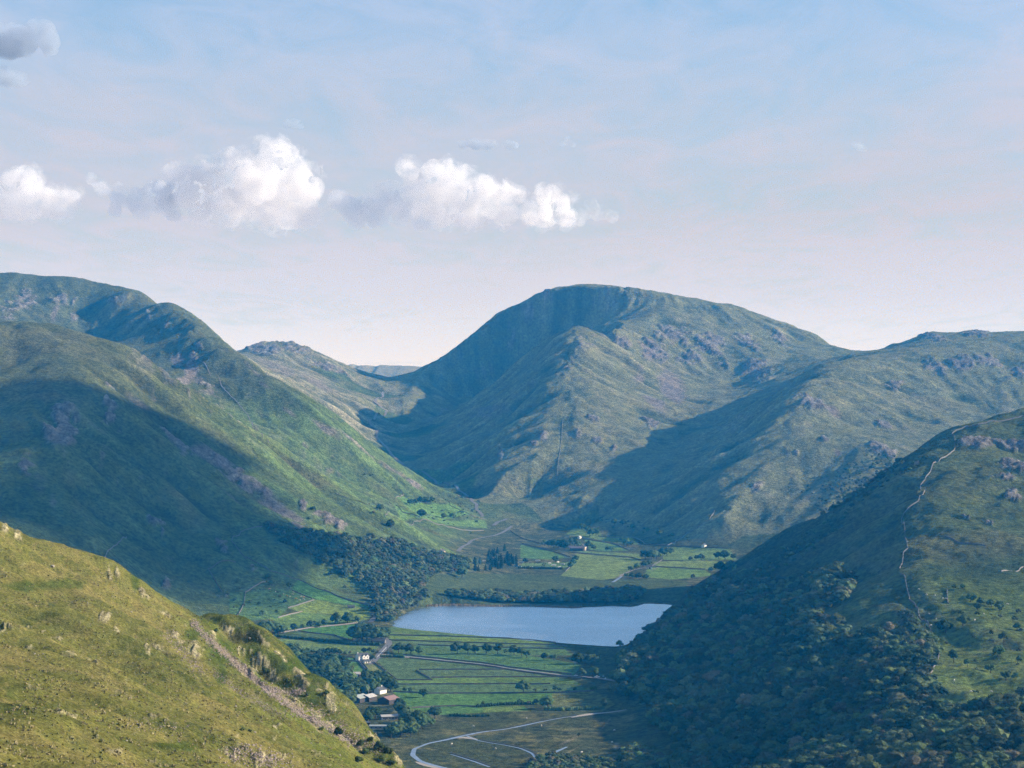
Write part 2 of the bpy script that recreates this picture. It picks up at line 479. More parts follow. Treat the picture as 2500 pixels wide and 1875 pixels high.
def height(X, Y):
    X = X.astype(np.float32); Y = Y.astype(np.float32)
    c = coarse(X, Y).astype(np.float32)
    fl = floor_z(X, Y).astype(np.float32)
    near = 1 - sstep(Y, 1050, 1300)
    hill = sstep(c - fl, 2, 45)
    fa = (1 - near) * hill
    # hills: warped ridged relief, then finer crags
    wx = X + 60 * perlin(X / 300, Y / 300, 91); wy = Y + 60 * perlin(X / 300, Y / 300, 92)
    r1 = fbm(wx, wy, 520, 5, 0.5, 11, True)
    r2 = fbm(wx, wy, 130, 4, 0.55, 31)
    h = c + fa * (9.0 * (r1 - 0.15) + 6.0 * r2)
    h = h + fa * 2.0 * fbm(X, Y, 30, 4, 0.6, 51)
    # foreground hill: hummocks, folds and crags
    fold = fbm(X + 0.35 * Y, Y * 0.75, 75, 3, 0.5, 71, True)
    h = h + near * (4.2 * (fold - 0.2) + 1.7 * fbm(X, Y, 22, 4, 0.55, 75) + 0.5 * fbm(X, Y, 5, 3, 0.6, 79))
    gs = (X + 97) * 0.9 + (Y - 868) * 0.433          # the scree gully and the rocky shoulder beyond it
    gm = near * sstep(Y, 735, 800) * (1 - sstep(Y, 930, 985))
    kn = fbm(X, Y, 30, 3, 0.55, 83)
    h = h + gm * (-3.6 * np.exp(-(gs / 6.5) ** 2) + (3.2 + 5.0 * kn) * np.exp(-((gs - 19) / 10) ** 2))
    wd = (1 - near) * sstep(X / np.maximum(Y, 1) * FPX + CX, 2050, 2250) * (1 - sstep(Y, 3150, 3500)) * hill      # hummocks of the near right hill
    if (wd > 0).any():
        h = h + wd * (5.5 * fbm(X + 0.3 * Y, Y * 0.55, 95, 3, 0.5, 87, True) + 2.0 * fbm(X, Y, 34, 3, 0.55, 89))
    k = 2.5
    d = np.clip(0.5 + 0.5 * (h - fl) / k, 0, 1)
    h = np.where(near > 0.5, h, fl + (h - fl) * d + k * d * (1 - d) * 0.5)
    h = np.where(near > 0.5, h, np.maximum(h, fl - 0.2))
    h = h + (1 - near) * (1 - hill) * 0.25 * perlin(X / 23, Y / 31, 5)
    lk = (Y > 2600) & (Y < 3400) & (np.abs(X) < 450)
    if lk.any():
        sd = poly_sd(X[lk], Y[lk], LAKE)
        hh = h[lk]
        wob = 1.5 * perlin(X[lk] / 12, Y[lk] / 25, 3)
        e = sd + wob
        low = np.clip(0.09 * e, -2.5, 0.4)
        h[lk] = np.where(e < 0, low, np.minimum(hh, 0.05 + e * 0.5) if False else np.where(e < 12, low + (hh - low) * sstep(e, 0, 12), hh))
    return h


def cols(step, lim, outer, n):
    inner = np.arange(-lim, lim + step, step)
    o = lim + (outer - lim) * (np.linspace(0, 1, n + 1)[1:] ** 1.6)
    return np.r_[-o[::-1], inner, o]


def rows(*segs):
    r = [np.arange(a, b, s) for a, b, s in segs]
    return np.r_[tuple(r)]


QUALITY = 1.0
U_FAR = cols(0.00058 / QUALITY, 0.236, 0.62, 46)
Y_FAR = rows((1150, 1800, 11), (1800, 3450, 4.4), (3450, 5400, 5.4), (5400, 7350, 7.2), (7350, 10400, 150), (10400, 11400, 45), (11400, 14800, 340))
U_NEAR = np.r_[cols(0.00042 / QUALITY, 0.3, 0.31, 1)]
U_NEAR = np.r_[np.linspace(-0.62, -0.27, 24)[:-1], np.arange(-0.27, 0.0, 0.00052), np.linspace(0.0, 0.62, 50)]
Y_NEAR = rows((40, 300, 14), (300, 1155, 2.2))


def polar(U, Yr):
    UU, YY = np.meshgrid(U, Yr)
    XX = UU * YY
    return XX, YY, height(XX.ravel(), YY.ravel()).reshape(XX.shape)


XF, YF, HF = polar(U_FAR, Y_FAR)
XN, YN, HN = polar(U_NEAR, Y_NEAR)


def hat(X, Y):
    return height(np.atleast_1d(np.asarray(X, np.float32)).copy(), np.atleast_1d(np.asarray(Y, np.float32)).copy())


def hit(px, py, ymin=1155.0, near=False):
    """the ground point seen at a photo pixel"""
    u = (px - CX) / FPX; v = (HOR - py) / FPX
    Hg, Ug, Yg = (HN, U_NEAR, Y_NEAR) if near else (HF, U_FAR, Y_FAR)
    f = np.clip(np.interp(u, Ug, np.arange(len(Ug))), 0, len(Ug) - 1.001)
    i = int(f); t = f - i
    prof = Hg[:, i] * (1 - t) + Hg[:, i + 1] * t
    ray = EYE + v * Yg
    k = np.nonzero((prof >= ray) & (Yg >= ymin))[0]
    if len(k) == 0:
        return None
    k = k[0]
    Y = Yg[k]
    if k > 0:
        a = ray[k - 1] - prof[k - 1]; b = prof[k] - ray[k]
        if a >= 0:
            Y = Yg[k - 1] + (Yg[k] - Yg[k - 1]) * a / (a + b + 1e-9)
    return (u * Y, float(Y), float(EYE + v * Y))
# ------------------------------------------------------------------ ground: relief that follows the fall line, crags, colours
def nearest_region(X, Y):
    q = np.stack([X, Y], 1).astype(np.float32); P = C[:, :2].astype(np.float32)
    r = np.empty(len(q), np.int8)
    for i in range(0, len(q), 6000):
        b = q[i:i + 6000]
        r[i:i + 6000] = CREG[np.argmin((b[:, :1] - P[None, :, 0]) ** 2 + (b[:, 1:] - P[None, :, 1]) ** 2, 1)]
    return r


class Field2:
    """a value on a regular grid, bilinear look-up"""
    def __init__(s, x0, y0, st, A): s.x0, s.y0, s.st, s.A = x0, y0, st, A
    def __call__(s, X, Y):
        fx = np.clip((X - s.x0) / s.st, 0, s.A.shape[1] - 1.001); fy = np.clip((Y - s.y0) / s.st, 0, s.A.shape[0] - 1.001)
        ix, iy = fx.astype(int), fy.astype(int); tx, ty = fx - ix, fy - iy
        A = s.A
        return (A[iy, ix] * (1 - tx) + A[iy, ix + 1] * tx) * (1 - ty) + (A[iy + 1, ix] * (1 - tx) + A[iy + 1, ix + 1] * tx) * ty


def streaks(x0, x1, y0, y1, st, wls, nst, seed):
    """noise drawn out along the fall line: gullies, rakes of scree, grass streaks"""
    xs = np.arange(x0, x1, st); ys = np.arange(y0, y1, st)
    XX, YY = np.meshgrid(xs, ys); XX = XX.astype(np.float32); YY = YY.astype(np.float32)
    Hc = coarse(XX, YY).astype(np.float32)
    Hc = Hc + 10 * fbm(XX, YY, 420, 3, 0.5, 11, True)
    gy, gx = np.gradient(Hc, st)
    gl = np.hypot(gx, gy) + 1e-6
    FX, FY = Field2(x0, y0, st, gx / gl), Field2(x0, y0, st, gy / gl)
    slope = Field2(x0, y0, st, gl)
    acc = [np.zeros_like(XX) for _ in wls]
    for sgn in (1, -1):
        px, py = XX.copy(), YY.copy()
        for k in range(nst):
            dx, dy = FX(px, py), FY(px, py)
            px = px + sgn * dx * st * 1.2; py = py + sgn * dy * st * 1.2
            for i, w in enumerate(wls):
                acc[i] += perlin(px / w, py / w, seed + i)
    out = []
    for a in acc:
        a = a / (a.std() + 1e-6)
        out.append(Field2(x0, y0, st, np.clip(a, -2.5, 2.5).astype(np.float32)))
    return out, slope


(STR_A, STR_B), SLOPE = streaks(-1750, 1750, 2500, 7450, 9.0, (30.0, 85.0), 9, 200)
(STR_N, STR_N2), SLOPE_N = streaks(-420, 260, 250, 1250, 2.5, (5.0, 14.0), 9, 240)

# patches of rock, scree ...: (region, kind, photo x, photo y, half width, half height, turn in degrees, strength)
PATCH = '''
fell_left rock 150 1045 42 55 0 1;fell_left rock 265 1012 22 36 0 .8;fell_left rock 60 1160 30 50 10 .5;fell_left scree 520 1112 95 18 28 1;fell_left rock 440 1085 60 22 38 .8;fell_left rock 580 1160 95 22 36 .8
fell_left scree 690 1245 85 18 32 1.1;fell_left scree 735 1293 40 10 35 1.1;fell_left scree 330 972 62 8 36 .7;fell_left rock 272 942 14 7 0 1.2;fell_left rock 810 1268 55 18 28 .8;fell_left scree 95 1185 32 60 -12 .55;fell_left scree 130 1235 14 40 -8 .6
fell_left scree 250 1120 12 26 20 .6;fell_left rock 385 1282 26 12 0 1;fell_left rock 545 1338 32 16 40 .7;fell_left rock 410 1428 22 14 -60 .7;fell_left scree 640 1195 60 14 34 .9;fell_left rock 740 1232 10 14 0 1;fell_left scree 560 1215 60 10 36 .7
fell_left rock 700 1265 30 12 30 .6;fell_left rock 480 1480 50 10 0 .4;fell_left rock 395 1312 8 12 0 .8;fell_left rock 560 1450 40 14 0 .5;fell_left rock 620 1400 30 10 30 .4
fell_back rock 62 728 36 36 30 .7;fell_back scree 135 765 10 36 20 .9;fell_back rock 150 730 50 18 10 .6;fell_back rock 180 775 12 14 0 .8;fell_back rock 268 738 20 18 30 .6;fell_back rock 362 765 9 26 0 .6;fell_back rock 412 790 18 22 30 .5;fell_back rock 20 760 30 30 0 .5
fell_back scree 432 877 20 14 0 1.4;fell_back scree 466 898 22 34 15 1.4;fell_back scree 447 930 30 14 -20 1.2;fell_back rock 470 870 14 16 0 1;fell_back rock 486 850 10 10 0 1;fell_back scree 645 938 22 5 32 .8;fell_back scree 705 1008 34 7 38 .8;fell_back scree 800 1055 60 9 36 .9;fell_back rock 880 1100 60 7 36 .8
fell_back scree 620 905 50 5 40 .7;fell_back scree 960 1150 60 6 32 .9;fell_back rock 1010 1185 40 5 34 .7;fell_back scree 700 1060 40 6 36 .4
fell_pass rock 640 850 60 16 10 1;fell_pass rock 720 850 60 18 20 .7;fell_pass scree 680 900 90 25 25 .7;fell_pass scree 780 940 70 16 28 .8;fell_pass rock 800 900 60 12 24 .8;fell_pass scree 830 980 50 12 30 .6;fell_pass scree 740 1000 90 12 36 .7
fell_middle rock 1645 812 55 34 20 .75;fell_middle rock 1600 855 45 36 30 .8;fell_middle rock 1735 840 45 34 10 .85;fell_middle rock 1825 835 40 18 30 .8;fell_middle rock 1845 905 45 28 10 .95;fell_middle rock 1680 875 36 20 0 .8;fell_middle rock 1900 830 30 14 30 .6;fell_middle rock 1760 890 30 20 0 .5
fell_middle scree 1640 945 34 54 -30 1.2;fell_middle scree 1600 985 45 16 35 1;fell_middle scree 1585 862 20 30 -25 1;fell_middle scree 1560 920 16 26 10 .9;fell_middle rock 1520 838 34 12 20 .6;fell_middle scree 1480 820 40 8 40 .6;fell_middle scree 1460 960 12 60 -35 .5;fell_middle scree 1490 1010 14 50 -35 .5
fell_middle rock 1325 1065 12 14 0 1.5;fell_middle rock 1305 1085 12 8 0 1.2;fell_middle rock 1450 1018 18 10 20 1.2;fell_middle rock 1462 1075 14 11 0 1.3;fell_middle rock 1500 1092 9 13 0 1;fell_middle rock 1590 1035 26 12 30 .9;fell_middle rock 1410 1060 8 9 0 1;fell_middle rock 1220 1120 8 12 0 1.3;fell_middle rock 1430 830 36 40 30 .4;fell_middle rock 1390 890 30 40 20 .4
fell_middle rock 1290 765 26 30 20 .8;fell_middle rock 1245 830 34 50 10 .8;fell_middle scree 1185 905 50 16 -15 .8;fell_middle scree 1070 1010 60 6 -32 .7;fell_middle rock 1335 718 14 16 0 1;fell_middle rock 1125 862 8 8 0 1;fell_middle scree 1530 775 30 6 -20 .6;fell_middle scree 1590 735 60 7 14 .4
spur rock 1985 985 46 15 10 1;spur scree 2035 1003 34 14 35 1;spur rock 2285 900 34 22 20 .9;spur rock 2185 938 24 18 10 .9;spur rock 2350 888 40 20 10 .8;spur rock 2425 885 46 22 10 .8;spur rock 2275 822 40 9 8 1;spur rock 2385 816 36 9 5 1;spur rock 2480 905 40 22 0 .7
spur scree 2230 960 60 10 35 .6;spur rock 2145 1095 26 16 20 1;spur rock 2180 1110 18 12 0 1;spur rock 2170 1165 22 9 0 .9;spur rock 2015 1075 12 7 0 1.1;spur scree 2045 1100 14 10 40 1;spur rock 1945 1105 7 6 0 1.2;spur rock 1850 1190 20 10 -40 .9;spur scree 1960 1060 20 30 10 .5;spur rock 2160 1040 30 14 30 .6;spur scree 2120 1000 60 8 30 .6;spur scree 2010 940 50 6 -40 .6
wooded rock 2380 1085 62 14 5 1;wooded rock 2470 1092 46 16 8 1;wooded rock 2475 1140 46 14 12 1;wooded rock 2480 1215 30 16 20 .8;wooded rock 2450 1170 40 8 10 .6;wooded rock 2235 1135 10 4 0 .9;wooded rock 2360 1260 20 6 20 .6;wooded rock 2310 1305 14 8 0 .4;wooded rock 2420 1280 26 6 15 .5
near rock 268 1400 7 20 -15 1.2;near rock 287 1400 6 14 -20 1.2;near rock 352 1450 26 9 50 1.2;near rock 257 1509 19 13 0 1.2;near rock 362 1583 10 12 0 1.2;near rock 285 1545 12 12 20 .7;near rock 430 1556 44 8 50 1;near rock 475 1590 22 26 30 .9;near rock 395 1585 34 9 42 1;near rock 405 1500 26 5 40 .9
near scree 580 1620 120 9 43 1.25;near scree 730 1735 110 7 42 1;near scree 620 1690 110 8 42 .6;near rock 560 1540 24 9 25 1;near rock 520 1560 10 22 -10 .8;near rock 640 1560 26 10 50 1;near rock 690 1600 34 9 52 1.1;near rock 590 1590 18 14 40 .7
near rock 650 1632 55 14 43 1.1;near rock 618 1640 14 30 10 1;near rock 735 1658 30 12 48 1;near rock 806 1705 14 40 -12 1.2;near rock 780 1690 16 10 30 .8;near scree 660 1685 46 9 20 1;near scree 735 1680 22 9 30 1;near rock 720 1715 30 10 45 .9;near rock 768 1740 26 12 35 1
near rock 820 1790 40 7 45 .7;near rock 880 1830 36 8 48 .7;near rock 915 1800 22 7 40 .8;near rock 972 1852 9 22 -20 1.2;near rock 640 1850 62 22 20 .6;near rock 560 1840 44 16 20 .5;near rock 700 1860 40 10 30 .6;near rock 780 1850 40 8 40 .5
near rock 12 1296 10 14 0 1.2;near rock 45 1312 9 16 -30 1.2;near rock 165 1595 22 5 0 .5;near rock 155 1560 16 5 0 .4;near rock 75 1530 16 6 0 .5;near rock 18 1528 20 8 0 .6;near scree 340 1555 60 6 42 .5;near scree 445 1660 60 5 40 .5;near rock 500 1650 22 6 40 .6;near scree 500 1690 60 5 42 .5
near rock 155 1590 26 3 0 .4;near rock 390 1580 8 6 0 1;near rock 235 1625 12 5 0 .6;near rock 165 1805 30 5 0 .4;near rock 345 1770 24 4 0 .4
'''
PATCHES = []
for seg in PATCH.replace('\n', ';').split(';'):
    a = seg.split()
    if len(a) == 8:
        PATCHES.append((a[0], a[1], *[float(v) for v in a[2:]]))


def patch_masks(X, Y, H, reg, near):
    px = CX + X / Y * FPX; py = HOR - (H - EYE) / Y * FPX
    rock = np.zeros(len(X), np.float32); scree = np.zeros(len(X), np.float32)
    sc_ = 4.2 if near else 24.0
    nz = fbm(X, H * 1.3 + Y * 0.5, sc_, 5, 0.62, 301)
    if not near: nz = 0.75 * nz + 0.13 * STR_A(X, Y).astype(np.float32) + 0.05 * STR_B(X, Y).astype(np.float32)
    for (rg, kind, cx, cy_, rx, ry, rot, st) in PATCHES:
        if (rg == 'near') != near:
            continue
        k = max(rx, ry) * 1.6
        sel = np.nonzero((np.abs(px - cx) < k) & (np.abs(py - cy_) < k))[0]
        if len(sel) == 0:
            continue
        if not near:
            ri = REGN.index(rg)
            sel = sel[reg[sel] == ri]
            if len(sel) == 0:
                continue
        a = R(rot); dx, dy = px[sel] - cx, py[sel] - cy_
        u = (dx * math.cos(a) + dy * math.sin(a)) / rx; v = (-dx * math.sin(a) + dy * math.cos(a)) / ry
        d = np.sqrt(u * u + v * v)
        w = np.clip(1.25 - d, 0, 1) * min(st, 1.3)
        if kind == 'rock':
            mk = sstep(w * 0.85 + 1.15 * nz[sel], 0.30, 0.50) * np.clip(w * 3, 0, 1)
            if near: mk = mk * (0.25 + 0.75 * sstep(fbm(X[sel] * 1.4, H[sel] * 0.8 + Y[sel] * 0.4, 2.6, 4, 0.7, 303), -0.18, 0.05))
            rock[sel] = np.maximum(rock[sel], mk)
        else:
            mk = sstep(w + 0.6 * nz[sel], 0.25, 0.85) * np.clip(w * 2, 0, 1) * min(st, 1)
            scree[sel] = np.maximum(scree[sel], mk)
    return px, py, rock, scree


def mixc(a, b, t):
    return a + (np.asarray(b, np.float32) - a) * t[:, None]


def v3(*c):
    return np.asarray(c, np.float32)


# fields: (polygon in photo pixels, colour)
FIELDS = [
    ('958,1530 1040,1540 1170,1552 1320,1566 1357,1570 1357,1574 1180,1558 951,1551 925,1540', (0.105, 0.150, 0.050)),
    ('951,1551 1180,1557 1294,1563 1357,1575 1180,1569 950,1563', (0.130, 0.175, 0.045)),
    ('950,1563 1180,1569 1357,1575 1400,1586 1283,1583 1106,1578 985,1573 960,1580', (0.105, 0.140, 0.070)),
    ('1020,1575 1106,1578 1378,1585 1400,1600 1290,1600 1100,1598 962,1598 958,1582', (0.085, 0.135, 0.055)),
    ('962,1598 1100,1598 1290,1600 1420,1622 1400,1650 1247,1631 1100,1612 985,1602', (0.080, 0.140, 0.055)),
    ('915,1608 985,1605 1060,1612 1100,1617 1247,1636 1231,1635 1023,1636 1055,1661 970,1661', (0.088, 0.125, 0.060)),
    ('1023,1636 1231,1635 1354,1653 1053,1655', (0.095, 0.130, 0.068)),
    ('1053,1655 1354,1653 1400,1660 1420,1672 1344,1670 951,1671 935,1661 1055,1661', (0.110, 0.160, 0.045)),
    ('951,1671 1344,1670 1420,1675 1450,1687 1280,1692 1041,1694 959,1689', (0.088, 0.130, 0.060)),
    ('959,1689 1041,1694 1120,1694 1280,1693 1360,1690 1350,1712 1300,1719 1163,1726 1000,1730 975,1710', (0.080, 0.150, 0.045)),
    ('1000,1730 1163,1726 1280,1724 1290,1735 1180,1740 1070,1745', (0.085, 0.155, 0.050)),
    ('1350,1690 1450,1688 1480,1700 1500,1720 1470,1738 1350,1735 1345,1712', (0.125, 0.125, 0.050)),
    ('1180,1728 1275,1724 1272,1735 1180,1740', (0.130, 0.165, 0.045)),
    ('883,1618 912,1617 970,1661 932,1661 910,1648', (0.185, 0.185, 0.075)),
    ('830,1610 872,1614 905,1650 885,1655 800,1625', (0.085, 0.155, 0.045)),
    ('694,1598 862,1606 872,1614 800,1612 690,1604', (0.085, 0.155, 0.045)),
    ('640,1560 700,1560 862,1576 925,1578 910,1596 862,1596 740,1585 640,1580', (0.120, 0.160, 0.055)),
    ('690,1548 757,1534 844,1526 880,1522 880,1545 860,1560 815,1550 728,1541', (0.070, 0.150, 0.040)),
    ('640,1552 728,1543 815,1553 862,1570 862,1574 673,1555', (0.065, 0.095, 0.040)),
    ('703,1485 767,1465 836,1478 905,1486 905,1510 870,1518 820,1500 738,1496', (0.150, 0.185, 0.045)),
    ('729,1416 806,1447 903,1476 905,1486 836,1476 767,1463 712,1441', (0.075, 0.150, 0.045)),
    ('660,1510 738,1495 820,1502 870,1518 757,1530 700,1538', (0.110, 0.160, 0.045)),
    ('560,1440 712,1441 760,1463 703,1485 679,1509 560,1520', (0.075, 0.120, 0.045)),
    ('1110,1398 1368,1405 1480,1416 1600,1412 1680,1420 1660,1465 1400,1482 1030,1482 1010,1450 1060,1405', (0.062, 0.078, 0.036)),
    ('1150,1410 1300,1418 1480,1430 1500,1445 1200,1445 1080,1440', (0.075, 0.090, 0.040)),
    ('1398,1380 1405,1352 1543,1363 1566,1370 1540,1392 1500,1412 1470,1416 1368,1406', (0.150, 0.185, 0.060)),
    ('1396,1348 1430,1345 1560,1352 1566,1367 1543,1360', (0.130, 0.165, 0.055)),
    ('1595,1372 1680,1368 1790,1372 1800,1385 1722,1390 1600,1383', (0.150, 0.185, 0.060)),
    ('1600,1385 1722,1392 1740,1405 1640,1415 1570,1408 1580,1390', (0.125, 0.185, 0.055)),
    ('1620,1352 1640,1336 1780,1340 1800,1368 1617,1368', (0.130, 0.175, 0.060)),
    ('1275,1375 1392,1372 1395,1381 1371,1389 1268,1387', (0.115, 0.160, 0.055)),
    ('1270,1330 1346,1347 1385,1362 1340,1366 1270,1362', (0.090, 0.155, 0.055)),
    ('1400,1290 1460,1290 1470,1308 1543,1312 1560,1330 1500,1325 1420,1310 1380,1305', (0.130, 0.170, 0.060)),
    ('1425,1315 1496,1329 1534,1344 1480,1346 1440,1342', (0.095, 0.150, 0.055)),
    ('950,1228 985,1250 1100,1268 1185,1272 1190,1290 1080,1280 980,1265', (0.105, 0.165, 0.055)),
    ('965,1219 985,1207 1100,1236 1150,1258 1100,1262 1020,1255', (0.100, 0.165, 0.050)),
]
FIELDS = [(np.array([[float(v) for v in t.split(',')] for t in p.split()]), c) for p, c in FIELDS]


def paint_far(X, Y, H, reg, SL):
    n = len(X)
    px, py, rock, scree = patch_masks(X, Y, H, reg, False)
    sa, sb = STR_A(X, Y), STR_B(X, Y)
    big = fbm(X, Y, 700, 3, 0.5, 401); mid = fbm(X, Y, 170, 4, 0.55, 411); fin = fbm(X, Y, 40, 4, 0.6, 421)
    c = np.tile(v3(0.105, 0.140, 0.052), (n, 1))
    c = mixc(c, v3(0.180, 0.168, 0.080), sstep(mid + 0.5 * big + 0.25 * fin, 0.0, 0.5) * 0.8)
    c = mixc(c, v3(0.058, 0.072, 0.032), sstep(0.6 * fin - mid + 0.12 * sa, 0.12, 0.6) * 0.75)
    def rg(name): return (reg == REGN.index(name))
    hillz = H - floor_z(X, Y)
    # the left fells' lower flanks are greener, the tops browner
    g = (rg('fell_left') | rg('fell_back')).astype(np.float32)
    bright = g * sstep(px, 380, 760) * sstep(0.5 * mid + 0.22 * sa + 0.3 * fin, -0.45, 0.35) * (1 - sstep(hillz, 250, 330))
    c = mixc(c, v3(0.120, 0.185, 0.058), bright * 0.8)
    top = g * sstep(hillz, 230, 340)
    c = mixc(c, v3(0.105, 0.108, 0.050), top * 0.7)
    p = rg('fell_pass').astype(np.float32)
    c = mixc(c, v3(0.250, 0.235, 0.160), p * (0.45 + 0.5 * sstep(fin + 0.3 * sa, -0.3, 0.5)))
    fm = (rg('fell_middle') | rg('spur')).astype(np.float32)
    c = mixc(c, v3(0.225, 0.220, 0.118), fm * 0.7)
    c = mixc(c, v3(0.34, 0.31, 0.24), rg('hills_far').astype(np.float32) * 0.8)
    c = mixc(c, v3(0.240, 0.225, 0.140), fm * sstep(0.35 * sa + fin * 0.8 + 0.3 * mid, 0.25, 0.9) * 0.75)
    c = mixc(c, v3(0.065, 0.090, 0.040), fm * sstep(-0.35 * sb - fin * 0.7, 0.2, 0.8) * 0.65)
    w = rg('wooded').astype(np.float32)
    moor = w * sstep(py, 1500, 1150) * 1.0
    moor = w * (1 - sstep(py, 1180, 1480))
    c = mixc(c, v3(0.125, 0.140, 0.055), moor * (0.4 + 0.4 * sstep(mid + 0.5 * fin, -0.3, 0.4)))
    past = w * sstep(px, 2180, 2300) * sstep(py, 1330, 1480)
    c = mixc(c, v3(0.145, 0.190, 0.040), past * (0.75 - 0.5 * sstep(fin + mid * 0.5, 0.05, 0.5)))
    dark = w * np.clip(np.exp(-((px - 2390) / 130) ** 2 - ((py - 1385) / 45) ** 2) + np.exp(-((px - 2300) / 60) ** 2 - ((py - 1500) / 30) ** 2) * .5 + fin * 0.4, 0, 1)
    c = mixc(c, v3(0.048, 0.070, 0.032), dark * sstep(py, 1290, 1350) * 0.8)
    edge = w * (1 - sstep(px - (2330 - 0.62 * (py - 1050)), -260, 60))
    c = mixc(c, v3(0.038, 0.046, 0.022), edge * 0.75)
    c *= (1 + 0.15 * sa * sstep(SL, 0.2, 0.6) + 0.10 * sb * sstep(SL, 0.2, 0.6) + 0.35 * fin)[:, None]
    c = np.maximum(c, 0.012)
    # bracken and outcrops strewn by chance on steep ground
    steep = sstep(SL, 0.38, 0.75) * sstep(hillz, 15, 60)
    sp = fbm(X + 0.3 * Y, H * 1.6, 34, 4, 0.65, 431)
    clus = sstep(fbm(X, Y, 380, 2, 0.5, 441), 0.0, 0.45)
    rock = np.maximum(rock, sstep(sp + 0.35 * clus, 0.34, 0.46) * steep * (0.35 + 0.65 * clus) * (0.9 - 0.5 * w))
    scree = np.maximum(scree, sstep(0.28 * sa + sb * 0.12 + 0.3 * mid, 0.52, 0.95) * steep * 0.5 * sstep(hillz, 90, 200))
    # valley floor
    vf = 1 - sstep(hillz, 4, 26)
    rough = mixc(np.tile(v3(0.092, 0.105, 0.042), (n, 1)), v3(0.190, 0.180, 0.075), sstep(fin + 0.8 * mid, -0.05, 0.4))
    rough = mixc(rough, v3(0.042, 0.052, 0.022), sstep(fbm(X, Y, 18, 4, 0.65, 451) + 0.4 * mid, 0.02, 0.35) * 0.8)
    c = mixc(c, 0, 0 * vf); c = c * (1 - vf)[:, None] + rough * vf[:, None]
    sel = np.nonzero((py > 1180) & (py < 1760) & (px > 480) & (px < 1860) & (hillz < 120) & (Y < 5600))[0]
    qx, qy = px[sel], py[sel]
    for poly, col in FIELDS:
        x0, y0 = poly.min(0) - 4; x1, y1 = poly.max(0) + 4
        s2 = np.nonzero((qx > x0) & (qx < x1) & (qy > y0) & (qy < y1))[0]
        if len(s2) == 0:
            continue
        sd = poly_sd(qx[s2], qy[s2], poly)
        k = (1 - sstep(sd, -0.8, 0.8)) * 0.92
        ii = sel[s2]
        cc = np.asarray(col, np.float32)[None] * 1.5 * v3(0.98, 1.06, 0.86)[None] * (1 + 0.16 * fin[ii] + 0.16 * mid[ii] + 0.10 * perlin(X[ii] / 3.2, Y[ii] / 60, 77))[:, None]
        c[ii] = c[ii] * (1 - k)[:, None] + cc * k[:, None]
        rock[ii] *= 1 - k; scree[ii] *= 1 - k
    # gravel by the river, reeds by the lake
    for (cx, cy_, rx, ry, rot) in ((1510, 1737, 36, 5, -9), (1150, 1797, 40, 4, -20), (1505, 1822, 10, 16, 0), (1125, 1803, 12, 5, 0), (1480, 1766, 30, 3, -50), (1395, 1805, 40, 3, -25), (1470, 1812, 60, 3, -8), (1400, 1830, 50, 3, -30), (1600, 1388, 26, 2.2, -30), (1508, 1412, 18, 3.5, -50)):
        a = R(rot); u = ((px - cx) * math.cos(a) + (py - cy_) * math.sin(a)) / rx; v = (-(px - cx) * math.sin(a) + (py - cy_) * math.cos(a)) / ry
        k = sstep(1.1 - np.sqrt(u * u + v * v) + 1.1 * fin + 0.5 * mid, 0.25, 0.8) * vf
        c = mixc(c, v3(0.30, 0.26, 0.17), k * 0.6)
    rk = v3(0.245, 0.222, 0.200)
    rv = np.clip(0.85 + 1.1 * fbm(X, H * 2, 14, 4, 0.65, 461), 0.25, 1.6)
    c = c * (1 - rock)[:, None] + (rk[None] * rv[:, None]) * rock[:, None]
    sv = (0.85 + 0.35 * fbm(X, Y, 16, 3, 0.6, 471))
    c = c * (1 - scree * 0.85)[:, None] + (v3(0.275, 0.235, 0.225)[None] * sv[:, None]) * (scree * 0.85)[:, None]
    return np.clip(c, 0.004, 0.8), rock, scree


